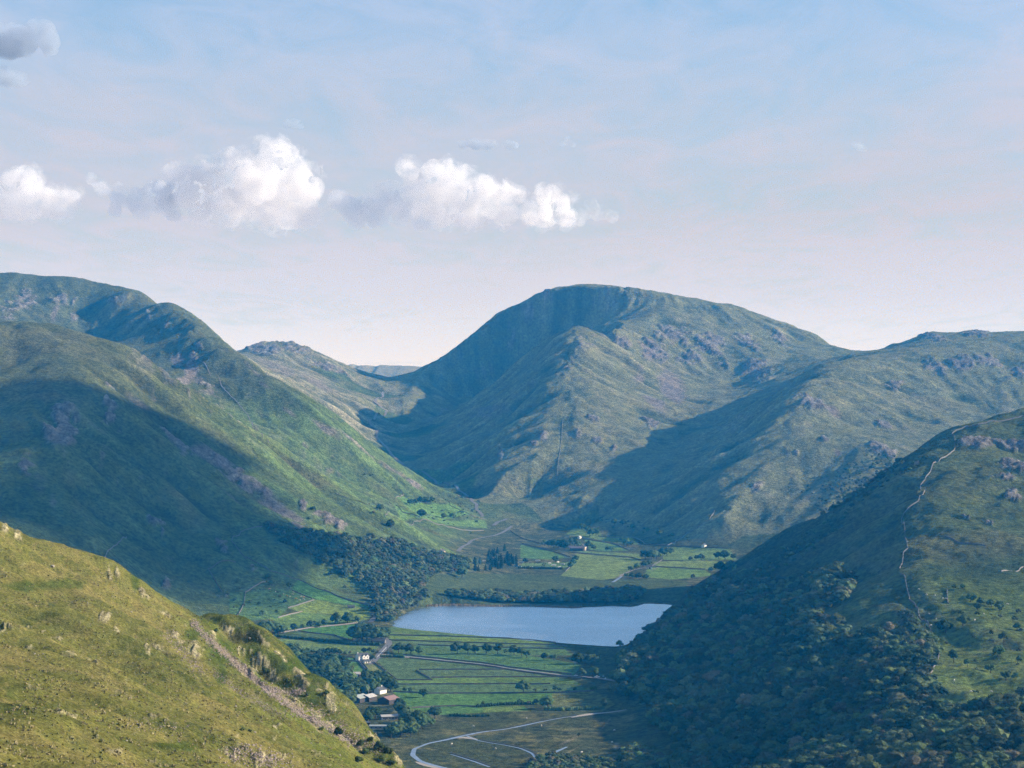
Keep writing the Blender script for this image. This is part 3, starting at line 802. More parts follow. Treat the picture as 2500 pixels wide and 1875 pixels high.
def paint_near(X, Y, H):
    n = len(X)
    reg = np.zeros(n, np.int8)
    px, py, rock, scree = patch_masks(X, Y, H, reg, True)
    big = fbm(X, Y, 95, 3, 0.5, 501); mid = fbm(X, Y, 24, 4, 0.6, 511); fin = fbm(X, Y * 0.7, 6, 4, 0.65, 521)
    sa, sb = STR_N(X, Y), STR_N2(X, Y)
    tex = fbm(X + 0.4 * Y, Y * 0.4, 2.4, 3, 0.7, 541)
    c = np.tile(v3(0.165, 0.165, 0.060), (n, 1))
    c = mixc(c, v3(0.255, 0.215, 0.100), sstep(mid * 0.8 + big * 0.6 + 0.3 * fin + 0.35 * tex, -0.12, 0.5) * 0.9)
    c = mixc(c, v3(0.085, 0.100, 0.034), sstep(-mid * 0.8 + 0.5 * fin - 0.4 * big + 0.35 * tex, 0.05, 0.5) * 0.85)
    ln = np.sin(6.283 * (H / 3.0 + 1.0 * mid + 0.8 * big))
    c = mixc(c, v3(0.285, 0.240, 0.120), sstep(ln, 0.45, 0.98) * 0.5 * sstep(fin + 0.4 * tex, -0.3, 0.3))
    # the steep right flank is greener, streaked down the slope
    fl = sstep(px - (420 + (py - 1480) * 0.95), -90, 40)
    c = mixc(c, v3(0.150, 0.185, 0.050), fl * sstep(sb * 0.35 + mid * 0.4, -0.5, 0.35) * 0.75)
    c = mixc(c, v3(0.260, 0.225, 0.120), fl * sstep(sa * 0.25 + sb * 0.2 + 0.3 * fin, 0.2, 0.8) * 0.7)
    # bracken and moss among the crags beyond the gully
    kn = sstep((px - 480) - (py - 1530) * 1.26, 10, 45)
    c = mixc(c, v3(0.062, 0.088, 0.026), kn * sstep(mid + 0.7 * fin + 0.1, -0.15, 0.3) * 0.85)
    c = mixc(c, v3(0.185, 0.165, 0.085), kn * sstep(-mid + 0.8 * fin, 0.05, 0.5) * 0.7)
    for (cx, cy_, rx, ry) in ((540, 1590, 40, 40), (620, 1600, 24, 30), (150, 1425, 60, 14), (60, 1430, 60, 12), (430, 1825, 60, 14), (470, 1550, 24, 14), (620, 1655, 20, 20), (720, 1620, 30, 20), (540, 1650, 16, 26), (330, 1420, 12, 30)):  # dark green patches; beside the gully the shoulder's shade is painted in too
        k = np.clip(1.3 - np.hypot((px - cx) / rx, (py - cy_) / ry) + 0.5 * mid + 0.3 * fin, 0, 1)
        c = mixc(c, v3(0.060, 0.098, 0.024), sstep(k, 0.1, 0.7) * 0.7)
    sp = fbm(X, H * 1.4 + 0.4 * Y, 5.5, 4, 0.65, 531)
    clus = sstep(fbm(X, Y, 60, 2, 0.5, 551), 0.0, 0.5)
    rock = np.maximum(rock, sstep(sp + 0.22 * clus + 0.14 * kn, 0.45, 0.56) * (0.3 + 0.7 * clus) * (0.25 + 0.75 * sstep(py, 1420, 1560)) * 0.9)
    rv = np.clip(0.85 + 1.5 * fbm(X * 1.3, H * 1.8, 3.0, 5, 0.7, 561), 0.18, 1.5)
    c = c * (1 - rock)[:, None] + (v3(0.44, 0.385, 0.320)[None] * rv[:, None]) * rock[:, None]
    sv = 0.85 + 0.5 * fbm(X, Y, 1.6, 3, 0.7, 571)
    c = c * (1 - scree * 0.85)[:, None] + (v3(0.41, 0.335, 0.285)[None] * sv[:, None]) * (scree * 0.85)[:, None]
    c = c * v3(1.0, 1.0, 0.70)
    return np.clip(c, 0.004, 0.85), rock, scree


def relief_far(X, Y, H, rock, SL):
    hillz = sstep(H - floor_z(X, Y), 6, 60)
    h = H + hillz * np.clip(SL * 1.6, 0, 1) * (2.3 * STR_A(X, Y) + 5.0 * STR_B(X, Y))
    h = h + rock * (7.0 * (fbm(X, H * 1.2 + Y * 0.4, 36, 5, 0.65, 601, True) + 0.05))
    return h


def relief_near(X, Y, H, rock, scree):
    h = H + 0.22 * STR_N(X, Y) + 0.5 * STR_N2(X, Y)
    h = h + rock * (1.1 * (fbm(X * 1.6, H + Y * 0.5, 5.0, 5, 0.68, 611, True) + 0.05))
    h = h - scree * 0.9 + scree * 0.35 * perlin(X / 1.3, Y / 1.3, 621)
    return h + 0.10 * perlin(X / 0.9, Y / 1.6, 631)


sh = XF.shape
xf, yf, hf = XF.ravel().astype(np.float32), YF.ravel().astype(np.float32), HF.ravel()
REG_F = nearest_region(xf, yf)
SL = SLOPE(xf, yf).astype(np.float32)
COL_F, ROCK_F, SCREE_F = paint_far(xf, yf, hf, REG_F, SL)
HF = relief_far(xf, yf, hf, ROCK_F, SL).reshape(sh)
xn, yn, hn = XN.ravel().astype(np.float32), YN.ravel().astype(np.float32), HN.ravel()
COL_N, ROCK_N, SCREE_N = paint_near(xn, yn, hn)
HN = relief_near(xn, yn, hn, ROCK_N, SCREE_N).reshape(XN.shape)


def hnow(X, Y):
    """height of the finished ground mesh"""
    u = X / Y
    Ug, Yg, Hg = (U_NEAR, Y_NEAR, HN) if Y < 1152 else (U_FAR, Y_FAR, HF)
    i = min(max(np.searchsorted(Ug, u) - 1, 0), len(Ug) - 2); j = min(max(np.searchsorted(Yg, Y) - 1, 0), len(Yg) - 2)
    t = (u - Ug[i]) / (Ug[i + 1] - Ug[i]); s = (Y - Yg[j]) / (Yg[j + 1] - Yg[j])
    return float((Hg[j, i] * (1 - t) + Hg[j, i + 1] * t) * (1 - s) + (Hg[j + 1, i] * (1 - t) + Hg[j + 1, i + 1] * t) * s)


def ground_material(name, near):
    m, nt = mat(name)
    att = nt.n('ShaderNodeAttribute', attribute_name='cover').outputs['Color']
    pos = nt.n('ShaderNodeNewGeometry').outputs['Position']
    if near:
        a, b, c_ = nt.noise(pos, 1.1, 6, 0.7), nt.noise(pos, 0.16, 4, 0.6), nt.noise(pos, 4.0, 3, 0.6)
    else:
        a, b, c_ = nt.noise(pos, 0.16, 6, 0.7), nt.noise(pos, 0.03, 4, 0.6), nt.noise(pos, 0.6, 3, 0.6)
    va = nt.ramp(a, [(0.30, 0.38), (0.5, 1.0), (0.70, 1.75)])
    vb = nt.ramp(b, [(0.25, 0.72), (0.5, 1.0), (0.75, 1.28)])
    col = nt.mix(1.0, att, va, 'MULTIPLY')
    col = nt.mix(1.0, col, vb, 'MULTIPLY')
    hs = nt.n('ShaderNodeHueSaturation')
    nt.set(hs.inputs['Hue'], nt.math('ADD', 0.5, nt.math('MULTIPLY', nt.math('SUBTRACT', c_, 0.5), 0.05)))
    nt.set(hs.inputs['Color'], col)
    hgt = nt.math('ADD', nt.math('MULTIPLY', a, 1.0), nt.math('MULTIPLY', c_, 0.35))
    bp = nt.n('ShaderNodeBump', ins={'Height': hgt, 'Strength': 1.0, 'Distance': 0.8 if near else 4.5})
    bs = nt.n('ShaderNodeBsdfDiffuse', ins={'Color': hs.outputs[0], 'Normal': bp.outputs[0], 'Roughness': 0.6})
    out_surface(nt, bs.outputs[0])
    return m


M_FAR, M_NEAR = ground_material('hill_grass', False), ground_material('foreground_grass', True)


def ground_piece(name, X, Y, H, colr, sel, m, label):
    """sel: mask of grid cells"""
    n, k = X.shape
    idx = np.arange(n * k).reshape(n, k)
    F = np.stack([idx[:-1, :-1], idx[:-1, 1:], idx[1:, 1:], idx[1:, :-1]], -1)[sel]
    used, invx = np.unique(F.ravel(), return_inverse=True)
    V = np.stack([X.ravel()[used], Y.ravel()[used], H.ravel()[used]], -1)
    me = mesh_np(name, V, invx.reshape(-1, 4))
    at = me.attributes.new('cover', 'FLOAT_COLOR', 'POINT')
    at.data.foreach_set('color', np.c_[colr[used], np.ones(len(used))].astype(np.float32).ravel())
    return tag(link(name, me, m), label, None, None, 'structure')


# every piece of ground is cut out of the same sheet
cell = REG_F.reshape(sh)[:-1, :-1].copy()
hz = (HF - floor_z(XF, YF))[:-1, :-1]
cell[(hz < 5) & (YF[:-1, :-1] < 5300) & (YF[:-1, :-1] > 1700)] = 1
GROUND = {'valley': ('valley_floor', 'flat green valley floor of walled fields, river meadow and rough grazing'), 'near': ('hillside', 'slope dropping away behind the foreground hill'),
          'fell_left': ('fell', 'green fell at the left with a cloud shadow across its face'), 'fell_back': ('fell', 'long dark fell rising behind the green left-hand fell'),
          'fell_pass': ('fell', 'pale rocky hill to the left of the mountain pass'), 'hills_far': ('far_hills', 'pale low hills seen through the gap of the pass'),
          'fell_middle': ('mountain', 'big mountain in the middle with a shadowed cove under its summit'), 'spur': ('fell', 'craggy spur at the right running down from two small rocky tops'),
          'wooded': ('wooded_hill', 'hill at the right with a wood on its shaded left flank')}
for i, rn in enumerate(REGN):
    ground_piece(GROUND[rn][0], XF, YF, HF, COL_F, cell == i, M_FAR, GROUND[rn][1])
ground_piece('foreground_hill', XN, YN, HN, COL_N, np.ones((len(Y_NEAR) - 1, len(U_NEAR) - 1), bool), M_NEAR, 'sunlit grassy hill with crags and a scree gully in the foreground')

# ------------------------------------------------------------------ lake
m, nt = mat('lake_water')
pos = nt.n('ShaderNodeNewGeometry').outputs['Position']
mpn = nt.n('ShaderNodeMapping'); nt.set(mpn.inputs[0], pos); mpn.inputs['Scale'].default_value = (0.5, 1.0, 1.0)
w1 = nt.noise(mpn.outputs[0], 0.35, 5, 0.6)
w2 = nt.noise(mpn.outputs[0], 0.012, 4, 0.6)
bp = nt.n('ShaderNodeBump', ins={'Height': w1, 'Distance': 1.0})
nt.set(bp.inputs['Strength'], nt.ramp(w2, [(0.3, 0.5), (0.55, 0.9), (0.75, 1.0)]))
bs = nt.n('ShaderNodeBsdfPrincipled', ins={'Base Color': (0.97, 0.985, 1.0, 1), 'Metallic': 0.95, 'Roughness': 0.16, 'IOR': 1.33, 'Normal': nt.vmath('NORMALIZE', nt.vmath('ADD', bp.outputs[0], (0.0, -0.13, 0.0)))})
out_surface(nt, bs.outputs[0])
M_WATER = m
bm = bmesh.new()
cxl = np.mean([p[0] for p in LAKE]); cyl = np.mean([p[1] for p in LAKE])
vs = []
for (x, y) in LAKE:
    d = math.hypot(x - cxl, y - cyl); k = 1 + 5.0 / d
    vs.append(bm.verts.new((cxl + (x - cxl) * k, cyl + (y - cyl) * k, 0.0)))
bm.faces.new(vs)
bmesh.ops.triangulate(bm, faces=bm.faces[:])
bmesh.ops.recalc_face_normals(bm, faces=bm.faces[:])
for f in bm.faces:
    if f.normal.z < 0: f.normal_flip()
me = bpy.data.meshes.new('lake'); bm.to_mesh(me); bm.free()
tag(link('lake', me, M_WATER), 'pale blue lake lying across the valley floor', None, None, 'structure')
# ------------------------------------------------------------------ trees
def foliage_material(name, stops, trans=0.25):
    m, nt = mat(name)
    oi = nt.n('ShaderNodeObjectInfo')
    pos = nt.n('ShaderNodeTexCoord').outputs['Object']
    r = nt.ramp(oi.outputs['Random'], stops)
    n1 = nt.noise(pos, 9.0, 3, 0.6)
    v = nt.ramp(n1, [(0.3, 0.68), (0.5, 1.0), (0.72, 1.4)])
    c = nt.mix(1.0, r, v, 'MULTIPLY')
    wn = nt.n('ShaderNodeTexWhiteNoise', noise_dimensions='1D'); nt.set(wn.inputs['W'], nt.math('MULTIPLY', oi.outputs['Random'], 531.7))
    c = nt.mix(1.0, c, nt.ramp(wn.outputs['Value'], [(0.0, 0.65), (0.6, 1.2), (1.0, 2.1)]), 'MULTIPLY')
    d = nt.n('ShaderNodeBsdfDiffuse', ins={'Color': c})
    t = nt.n('ShaderNodeBsdfTranslucent', ins={'Color': c})
    mx = nt.n('ShaderNodeMixShader', ins={0: trans})
    nt.t.links.new(d.outputs[0], mx.inputs[1]); nt.t.links.new(t.outputs[0], mx.inputs[2])
    out_surface(nt, mx.outputs[0])
    return m


M_LEAF = foliage_material('broadleaf_foliage', [(0.0, (0.050, 0.078, 0.034)), (0.2, (0.066, 0.096, 0.040)), (0.4, (0.086, 0.098, 0.054)), (0.55, (0.060, 0.104, 0.038)), (0.7, (0.098, 0.112, 0.056)), (0.82, (0.090, 0.128, 0.048)), (0.93, (0.115, 0.100, 0.066)), (1.0, (0.068, 0.090, 0.046))])
M_FIELD = foliage_material('field_tree_foliage', [(0.0, (0.048, 0.082, 0.030)), (0.5, (0.060, 0.096, 0.036)), (1.0, (0.080, 0.112, 0.044))])
M_CONIFER = foliage_material('conifer_foliage', [(0.0, (0.024, 0.046, 0.026)), (1.0, (0.036, 0.058, 0.030))], 0.1)
M_BUSH = foliage_material('bush_foliage', [(0.0, (0.040, 0.060, 0.022)), (1.0, (0.062, 0.082, 0.032))], 0.15)
m, nt = mat('bark')
nz = nt.noise(nt.n('ShaderNodeTexCoord').outputs['Object'], 12, 3)
out_surface(nt, nt.n('ShaderNodeBsdfDiffuse', ins={'Color': nt.ramp(nz, [(0.3, (0.05, 0.042, 0.034)), (0.7, (0.13, 0.115, 0.10))])}).outputs[0])
M_BARK = m

_ico = bmesh.new(); bmesh.ops.create_icosphere(_ico, subdivisions=1, radius=1.0)
ICO_V = np.array([v.co[:] for v in _ico.verts], np.float32); ICO_F = np.array([[v.index for v in f.verts] for f in _ico.faces]); _ico.free()
_ico = bmesh.new(); bmesh.ops.create_icosphere(_ico, subdivisions=2, radius=1.0)
ICO2_V = np.array([v.co[:] for v in _ico.verts], np.float32); ICO2_F = np.array([[v.index for v in f.verts] for f in _ico.faces]); _ico.free()


def leaf_quads(P, Nn, size, g):
    """one small bent leaf spray (two triangles) per point"""
    n = len(P)
    d = Nn + g.normal(0, 0.4, (n, 3)); d /= np.linalg.norm(d, axis=1)[:, None]
    a = np.cross(d, g.normal(0, 1, (n, 3))); a /= np.linalg.norm(a, axis=1)[:, None] + 1e-9
    b = np.cross(d, a)
    s = size * g.uniform(0.6, 1.35, (n, 1))
    V = np.stack([P - a * s, P - b * s * 0.7 + d * s * 0.3, P + a * s, P + b * s * 0.7 - d * s * 0.15], 1).reshape(-1, 3)
    i = np.arange(n)[:, None] * 4
    F = np.concatenate([i + np.array([[0, 1, 2]]), i + np.array([[0, 2, 3]])])
    return V, F


def crown_mesh(name, seed, kind):
    g = np.random.default_rng(seed)
    V, F = [], []; off = 0
    def add(v, f):
        nonlocal off
        V.append(v); F.append(f + off); off += len(v)
    if kind == 'conifer':
        for k in range(13):
            t = k / 12.0; z = 0.10 + 0.88 * t; r = 0.21 * (1 - t) ** 0.85 + 0.012
            n = 26
            a = g.uniform(0, 2 * np.pi, n); rr = r * g.uniform(0.45, 1.12, n)
            P = np.stack([np.cos(a) * rr, np.sin(a) * rr, z - rr * 0.35 + g.normal(0, 0.012, n)], 1)
            Nn = np.stack([np.cos(a) * 0.6, np.sin(a) * 0.6, np.full(n, 0.7)], 1)
            add(*leaf_quads(P, Nn, 0.045, g))
            if k < 12:
                lob = ICO_V * np.array([r * 0.7, r * 0.7, 0.05]) + np.array([0, 0, z - 0.02]); add(lob, ICO_F)
    else:
        wid, zc, zh, nl, lr = {'oak': (0.47, 0.52, 0.42, 17, 0.19), 'ash': (0.34, 0.54, 0.42, 15, 0.165), 'birch': (0.28, 0.54, 0.42, 13, 0.14), 'thorn': (0.50, 0.52, 0.46, 9, 0.24), 'bush': (0.62, 0.42, 0.50, 10, 0.26)}[kind]
        lean = g.normal(0, 0.05, 2)
        for k in range(nl):
            u = g.normal(0, 1, 3); u /= np.linalg.norm(u)
            u[2] = abs(u[2]) * 1.1 - 0.35 if k % 4 else u[2]
            q = g.uniform(0.45, 0.86)
            c = np.array([u[0] * wid * q + lean[0], u[1] * wid * q + lean[1], zc + u[2] * zh * q])
            c[2] = max(c[2], 0.22 if kind not in ('bush', 'thorn') else 0.12)
            r = lr * g.uniform(0.7, 1.3)
            jit = 1 + g.normal(0, 0.11, (len(ICO_V), 1))
            v = ICO_V * jit * r * np.array([1.05, 1.05, 0.85]) * 0.95 + c
            add(v, ICO_F)
            n = 34
            d = g.normal(0, 1, (n, 3)); d[:, 2] += 0.25; d /= np.linalg.norm(d, axis=1)[:, None]
            P = c + d * r * np.array([1.05, 1.05, 0.86]) * g.uniform(0.9, 1.13, (n, 1))
            add(*leaf_quads(P, d, 0.027 if kind != 'bush' else 0.05, g))
    me = mesh_np(name, np.concatenate(V), np.concatenate(F), smooth=False)
    return me


def trunk_mesh(name, seed, kind):
    g = np.random.default_rng(seed + 900)
    V, F = [], []
    def tube(p0, p1, r0, r1):
        p0, p1 = np.array(p0), np.array(p1); d = p1 - p0; d = d / np.linalg.norm(d)
        a = np.cross(d, [0.3, 0.9, 0.2]); a /= np.linalg.norm(a); b = np.cross(d, a)
        o = len(V)
        for p, r in ((p0, r0), (p1, r1)):
            for k in range(6):
                t = k / 6 * 2 * math.pi
                V.append(p + (a * math.cos(t) + b * math.sin(t)) * r)
        for k in range(6):
            F.append((o + k, o + (k + 1) % 6, o + 6 + (k + 1) % 6, o + 6 + k))
    top = 0.9 if kind == 'conifer' else 0.5
    tr = {'oak': 0.032, 'ash': 0.024, 'birch': 0.016, 'conifer': 0.02, 'thorn': 0.035, 'bush': 0.03}[kind]
    tube((0, 0, -0.06), (0.01, 0, 0.3), tr * 1.3, tr); tube((0.01, 0, 0.3), (0, 0.01, top), tr, tr * 0.4)
    if kind != 'conifer':
        for k in range(4):
            a = g.uniform(0, 6.28); s = 0.22
            tube((0.005, 0, 0.26 + 0.05 * k), (math.cos(a) * s, math.sin(a) * s, 0.5 + 0.05 * k), tr * 0.6, tr * 0.25)
    me = mesh_np(name, np.array(V), np.array(F))
    me.materials.append(M_BARK)
    return me


TREES = {}
for kind, n, mm in (('oak', 5, M_LEAF), ('ash', 3, M_LEAF), ('birch', 3, M_LEAF), ('conifer', 3, M_CONIFER), ('thorn', 3, M_LEAF), ('bush', 3, M_BUSH)):
    L = []
    for i in range(n):
        c = crown_mesh('crown', 40 + i * 7 + len(kind) * 31, kind); c.materials.append(mm)
        L.append((c, trunk_mesh('trunk', i, kind)))
    TREES[kind] = L
FIELD_OAKS = []
for kind in ('oak', 'ash'):
    for c, t in TREES[kind]:
        c2 = c.copy(); c2.materials.clear(); c2.materials.append(M_FIELD); FIELD_OAKS.append((kind, c2, t))


def put_tree(name, X, Y, z, h, var, label, group, cat='tree', wide=1.0, rz=None):
    c, t = var
    o = bpy.data.objects.new(name, None)
    o.empty_display_size = 0.1
    o.location = (X, Y, z)
    o.rotation_euler = (0, 0, random.uniform(0, 6.28) if rz is None else rz)
    o.scale = (h * wide, h * wide, h)
    COL.objects.link(o); tag(o, label, cat, group)
    a = bpy.data.objects.new('trunk', t); a.parent = o; COL.objects.link(a)
    b = bpy.data.objects.new('crown', c); b.parent = o; COL.objects.link(b)
    return o


ORD = ['first', 'second', 'third', 'fourth', 'fifth', 'sixth', 'seventh', 'eighth', 'ninth', 'tenth', 'eleventh', 'twelfth', 'thirteenth', 'fourteenth', 'fifteenth', 'sixteenth', 'seventeenth', 'eighteenth', 'nineteenth', 'twentieth']


def field_row(group, phrase, txt, kinds='oak ash'):
    """trees one can point to: photo x of the trunk, y of its foot, height in photo pixels"""
    L = sorted([[float(v) for v in t.split(',')] for t in txt.split()])
    ks = kinds.split()
    for i, (px, py, hp) in enumerate(L):
        q = hit(px, py)
        if q is None:
            continue
        h = hp / FPX * q[1]
        k = ks[i % len(ks)] if hp > 10 or 'conifer' in ks else 'thorn'
        if k in ('oak', 'ash'):
            pool = [(c, t) for kk, c, t in FIELD_OAKS if kk == k]
        else:
            pool = TREES[k]
        lab = phrase if len(L) == 1 else '%s from the left %s' % (ORD[i] if i < len(ORD) else 'last', phrase)
        put_tree('field_tree' if k not in ('thorn', 'conifer') else ('hawthorn_tree' if k == 'thorn' else 'conifer_tree'), q[0], q[1], q[2] - 0.1, h * 1.04, pool[(i * 3 + int(px)) % len(pool)], lab, group, 'tree', random.uniform(0.95, 1.15) if k != 'conifer' else 1.0)


field_row('trees in the row below the lake', 'in the row of tall field trees below the lake', '1116,1597,30 1142,1597,31 1160,1595,22 1187,1596,27 1215,1597,31 1236,1597,13 1255,1600,28 1273,1602,25 1286,1606,21', 'oak ash oak')
field_row('two small trees beside the row', 'of two trees just right of the field row', '1328,1612,21 1352,1612,17', 'ash oak')
field_row('shaded clump by the wood', 'in the shaded clump before the wood edge', '1412,1621,31 1428,1621,29 1443,1621,27 1457,1621,21')
field_row('trees by the car park', 'of the round trees beside the lane car park', '1421,1652,22 1446,1653,28 1501,1663,30', 'oak')
field_row('trees', 'small tree alone on the near lake shore', '1513,1580,18')
field_row('trees', 'large lone spreading tree in the middle of the striped fields', '1278,1692,34', 'oak')
field_row('trees along the lower field wall', 'along the lower wall right of the lone tree', '1306,1689,10 1332,1688,9 1353,1688,17 1366,1689,12 1404,1688,12 1450,1688,16 1497,1694,13', 'ash oak')
field_row('trees', 'pale tree standing at the wood edge below the lane', '1538,1705,24', 'ash')
field_row('trees in the low hedge', 'in the low hedge above the river meadow', '1177,1724,14 1270,1718,13 1289,1720,9 1310,1719,14 1325,1720,19 1336,1732,33', 'ash oak')
field_row('trees', 'thin ivy clad tree by the gravel bank', '1475,1731,27', 'birch')
field_row('trees', 'thin dark tree in the middle of the river meadow', '1413,1799,13', 'birch')
field_row('broad trees above the road', 'of three broad trees right of the road bend', '973,1594,27 1003,1596,26 1021,1597,21', 'oak')
field_row('trees in the striped field', 'of three trees in the field by the barns', '988,1689,12 1003,1692,15 1033,1703,24', 'oak ash')
field_row('trees', 'round tree against the right wall of the white farmhouse', '910,1614,17', 'oak')
field_row('trees', 'bright round tree beside the farm track', '919,1655,21', 'oak')
field_row('trees behind the farmhouse', 'behind the white farmhouse', '854,1596,8 889,1594,14 901,1594,15 911,1594,10', 'ash oak')
field_row('trees at the river corner', 'in the dark group at the meadow corner', '1015,1772,26 1030,1764,28 1045,1762,24 1062,1754,31 1052,1772,22', 'oak')
field_row('tall clump by the lodge', 'in the tall dark clump by the road bend', '862,1562,38 872,1570,46 884,1566,52 896,1570,48 908,1568,50 920,1568,44 930,1566,38 941,1560,32', 'oak ash oak')
field_row('lane trees below the green field', 'in the lane row below the green hill field', '719,1540,20 739,1535,13 757,1533,20 770,1532,18 780,1532,16 791,1530,21 818,1525,30 829,1525,22 849,1524,32 860,1522,24 868,1521,18', 'oak ash')
field_row('clump behind the crag', 'in the dark clump behind the foreground crag', '615,1552,20 630,1550,30 645,1552,36 662,1551,36 680,1550,33 692,1547,26', 'oak')
field_row('clump below the hedge', 'in the clump beside the hedge near the crag', '668,1596,24 680,1596,28 694,1597,30 708,1597,30 722,1595,27', 'oak')
field_row('hedge trees left of the farmhouse', 'of the hedge trees left of the white farmhouse', '735,1597,12 750,1597,17 765,1598,15 785,1598,18 800,1599,20 815,1599,20 830,1600,17 845,1600,12', 'ash oak')
field_row('trees at the hall', 'in the group behind the old hall', '1330,1333,18 1340,1336,20 1352,1338,24 1365,1341,28 1380,1342,28 1392,1338,28 1402,1335,22 1411,1336,18', 'oak ash')
field_row('trees right of the hall', 'in the line running right from the old hall', '1435,1343,27 1450,1343,14 1480,1346,13 1492,1346,13', 'ash oak')
field_row('trees by the stream above the fields', 'by the stream above the far fields', '1575,1366,27 1590,1367,27 1603,1366,24 1615,1358,24 1628,1357,22 1638,1352,16', 'oak')
field_row('trees by the white barn', 'in the line beside the white barn', '1540,1395,15 1555,1390,17 1570,1385,17 1583,1380,15', 'oak')
field_row('trees at the stream mouth', 'beside the shallow stream above the marsh', '1530,1410,13 1545,1413,17 1560,1415,18 1575,1415,15', 'oak')
field_row('trees in the far right fields', 'in the far bright fields by the wooded hill', '1685,1368,10 1700,1367,13 1712,1368,18 1755,1365,20 1770,1365,24 1790,1366,16', 'oak')
field_row('trees', 'bare looking tree alone in the shaded far field', '1690,1415,18', 'birch')
field_row('trees on the hill edge', 'rising over the edge of the wooded hill', '1736,1397,14 1760,1398,30 1785,1392,25', 'oak')
field_row('trees in the upper fields', 'in the upper fields under the spur', '1517,1322,12 1530,1333,22 1541,1333,15', 'ash oak')
field_row('trees under the shadowed slope', 'at the foot of the shadowed mountain slope', '1420,1292,16 1432,1300,18 1440,1310,20 1455,1308,18 1500,1280,16 1520,1284,18 1545,1292,15 1580,1300,14 1610,1308,16 1640,1312,13', 'oak ash')
field_row('trees on the left valley side', 'in the row high on the left valley side', '1000,1233,16 1012,1233,18 1025,1230,18 1040,1228,17 1052,1226,15', 'oak')
field_row('scattered valley side trees', 'of the scattered trees on the left valley side', '765,1248,14 912,1254,9 928,1248,19 954,1288,22 1030,1263,22 1082,1266,15 1107,1265,16 1150,1305,9', 'oak')
field_row('trees', 'large dark tree alone at the upper edge of the marsh', '1128,1411,30', 'oak')
field_row('trees at the campsite', 'beside the campsite', '1283,1375,14 1329,1382,9 1356,1372,18 1400,1380,18 1393,1386,16 1404,1370,16', 'oak')
field_row('pasture trees', 'on the sunny pasture of the wooded hill', '2309,1545,36 2351,1527,31 2483,1538,20 2451,1569,31 2422,1552,16 2436,1603,31 2485,1620,22 2329,1616,34 2362,1628,22 2418,1643,25 2456,1661,25 2478,1661,22', 'oak ash')
field_row('small pasture trees', 'of the small trees along the top of the pasture', '2329,1438,14 2351,1437,13 2329,1493,9 2370,1470,25 2387,1489,20 2395,1478,22 2420,1483,22 2440,1490,25 2378,1558,9 2442,1508,10', 'oak')
field_row('low pasture trees', 'low on the pasture by the wood', '2445,1715,14 2460,1708,15 2488,1697,16', 'oak')
field_row('trees on the left fell', 'on the shaded hill fields at the left', '655,1415,16 664,1430,18 706,1437,17 695,1472,10 640,1504,16 632,1477,9 806,1405,12 845,1410,11 842,1436,9', 'oak')

random.seed(11)
# conifer plantation by the campsite
cp = np.array([(1140, 1392), (1165, 1366), (1195, 1352), (1235, 1345), (1262, 1362), (1270, 1380), (1262, 1390), (1200, 1398)])
nc = 0
for _ in range(400):
    px, py = random.uniform(1140, 1270), random.uniform(1345, 1398)
    if poly_sd(np.array([px], np.float32), np.array([py], np.float32), cp)[0] < 0 and nc < 46:
        q = hit(px, py)
        if q:
            nc += 1
            put_tree('conifer_tree', q[0], q[1], q[2] - 0.2, random.uniform(14, 22) / FPX * q[1], random.choice(TREES['conifer']), 'dark conifer in the plantation left of the campsite', 'conifers in the plantation', 'tree', 1.6)

# village trees around the barns
vp = np.array([(700, 1604), (760, 1612), (800, 1618), (838, 1628), (858, 1654), (905, 1660), (925, 1664), (954, 1668), (958, 1690), (930, 1700), (965, 1715), (995, 1752), (1040, 1770), (1010, 1800), (950, 1806), (900, 1792), (860, 1772), (820, 1740), (790, 1690), (750, 1650)])
KEEP = [(853, 1700, 964, 1722), (860, 1640, 886, 1654), (926, 1742, 972, 1762), (860, 1748, 902, 1772), (903, 1768, 942, 1780), (915, 1686, 944, 1698), (868, 1605, 925, 1660), (900, 1783, 950, 1798)]
VT = []
for _ in range(3000):
    px, py = random.uniform(700, 1045), random.uniform(1604, 1806)
    if poly_sd(np.array([px], np.float32), np.array([py], np.float32), vp)[0] > 0: continue
    if any(a < px < c and b < py < d + 3 for a, b, c, d in KEEP): continue
    hp = random.uniform(24, 38)
    # keep the roofs in sight
    if any(a - 8 < px < c + 8 and d < py < d + hp * 0.85 for a, b, c, d in KEEP[:6]): continue
    if any(abs(px - x) < 9 and abs(py - y) < 6 for x, y in VT): continue
    q = hit(px, py)
    if not q or q[1] > 3000: continue
    VT.append((px, py))
    k = random.choice(['oak', 'oak', 'ash'])
    pool = [(c, t) for kk, c, t in FIELD_OAKS if kk == k]
    put_tree('village_tree', q[0], q[1], q[2] - 0.2, hp / FPX * q[1], random.choice(pool), 'dark leafy tree %s' % ('in the wood left of the farm track' if px < 860 and py < 1690 else ('between the farm track and the barns' if py < 1690 else ('behind and beside the three barns' if py < 1735 else 'among the sheds below the barns'))), 'trees around the barns', 'tree', random.uniform(0.95, 1.25))
    if len(VT) > 130: break

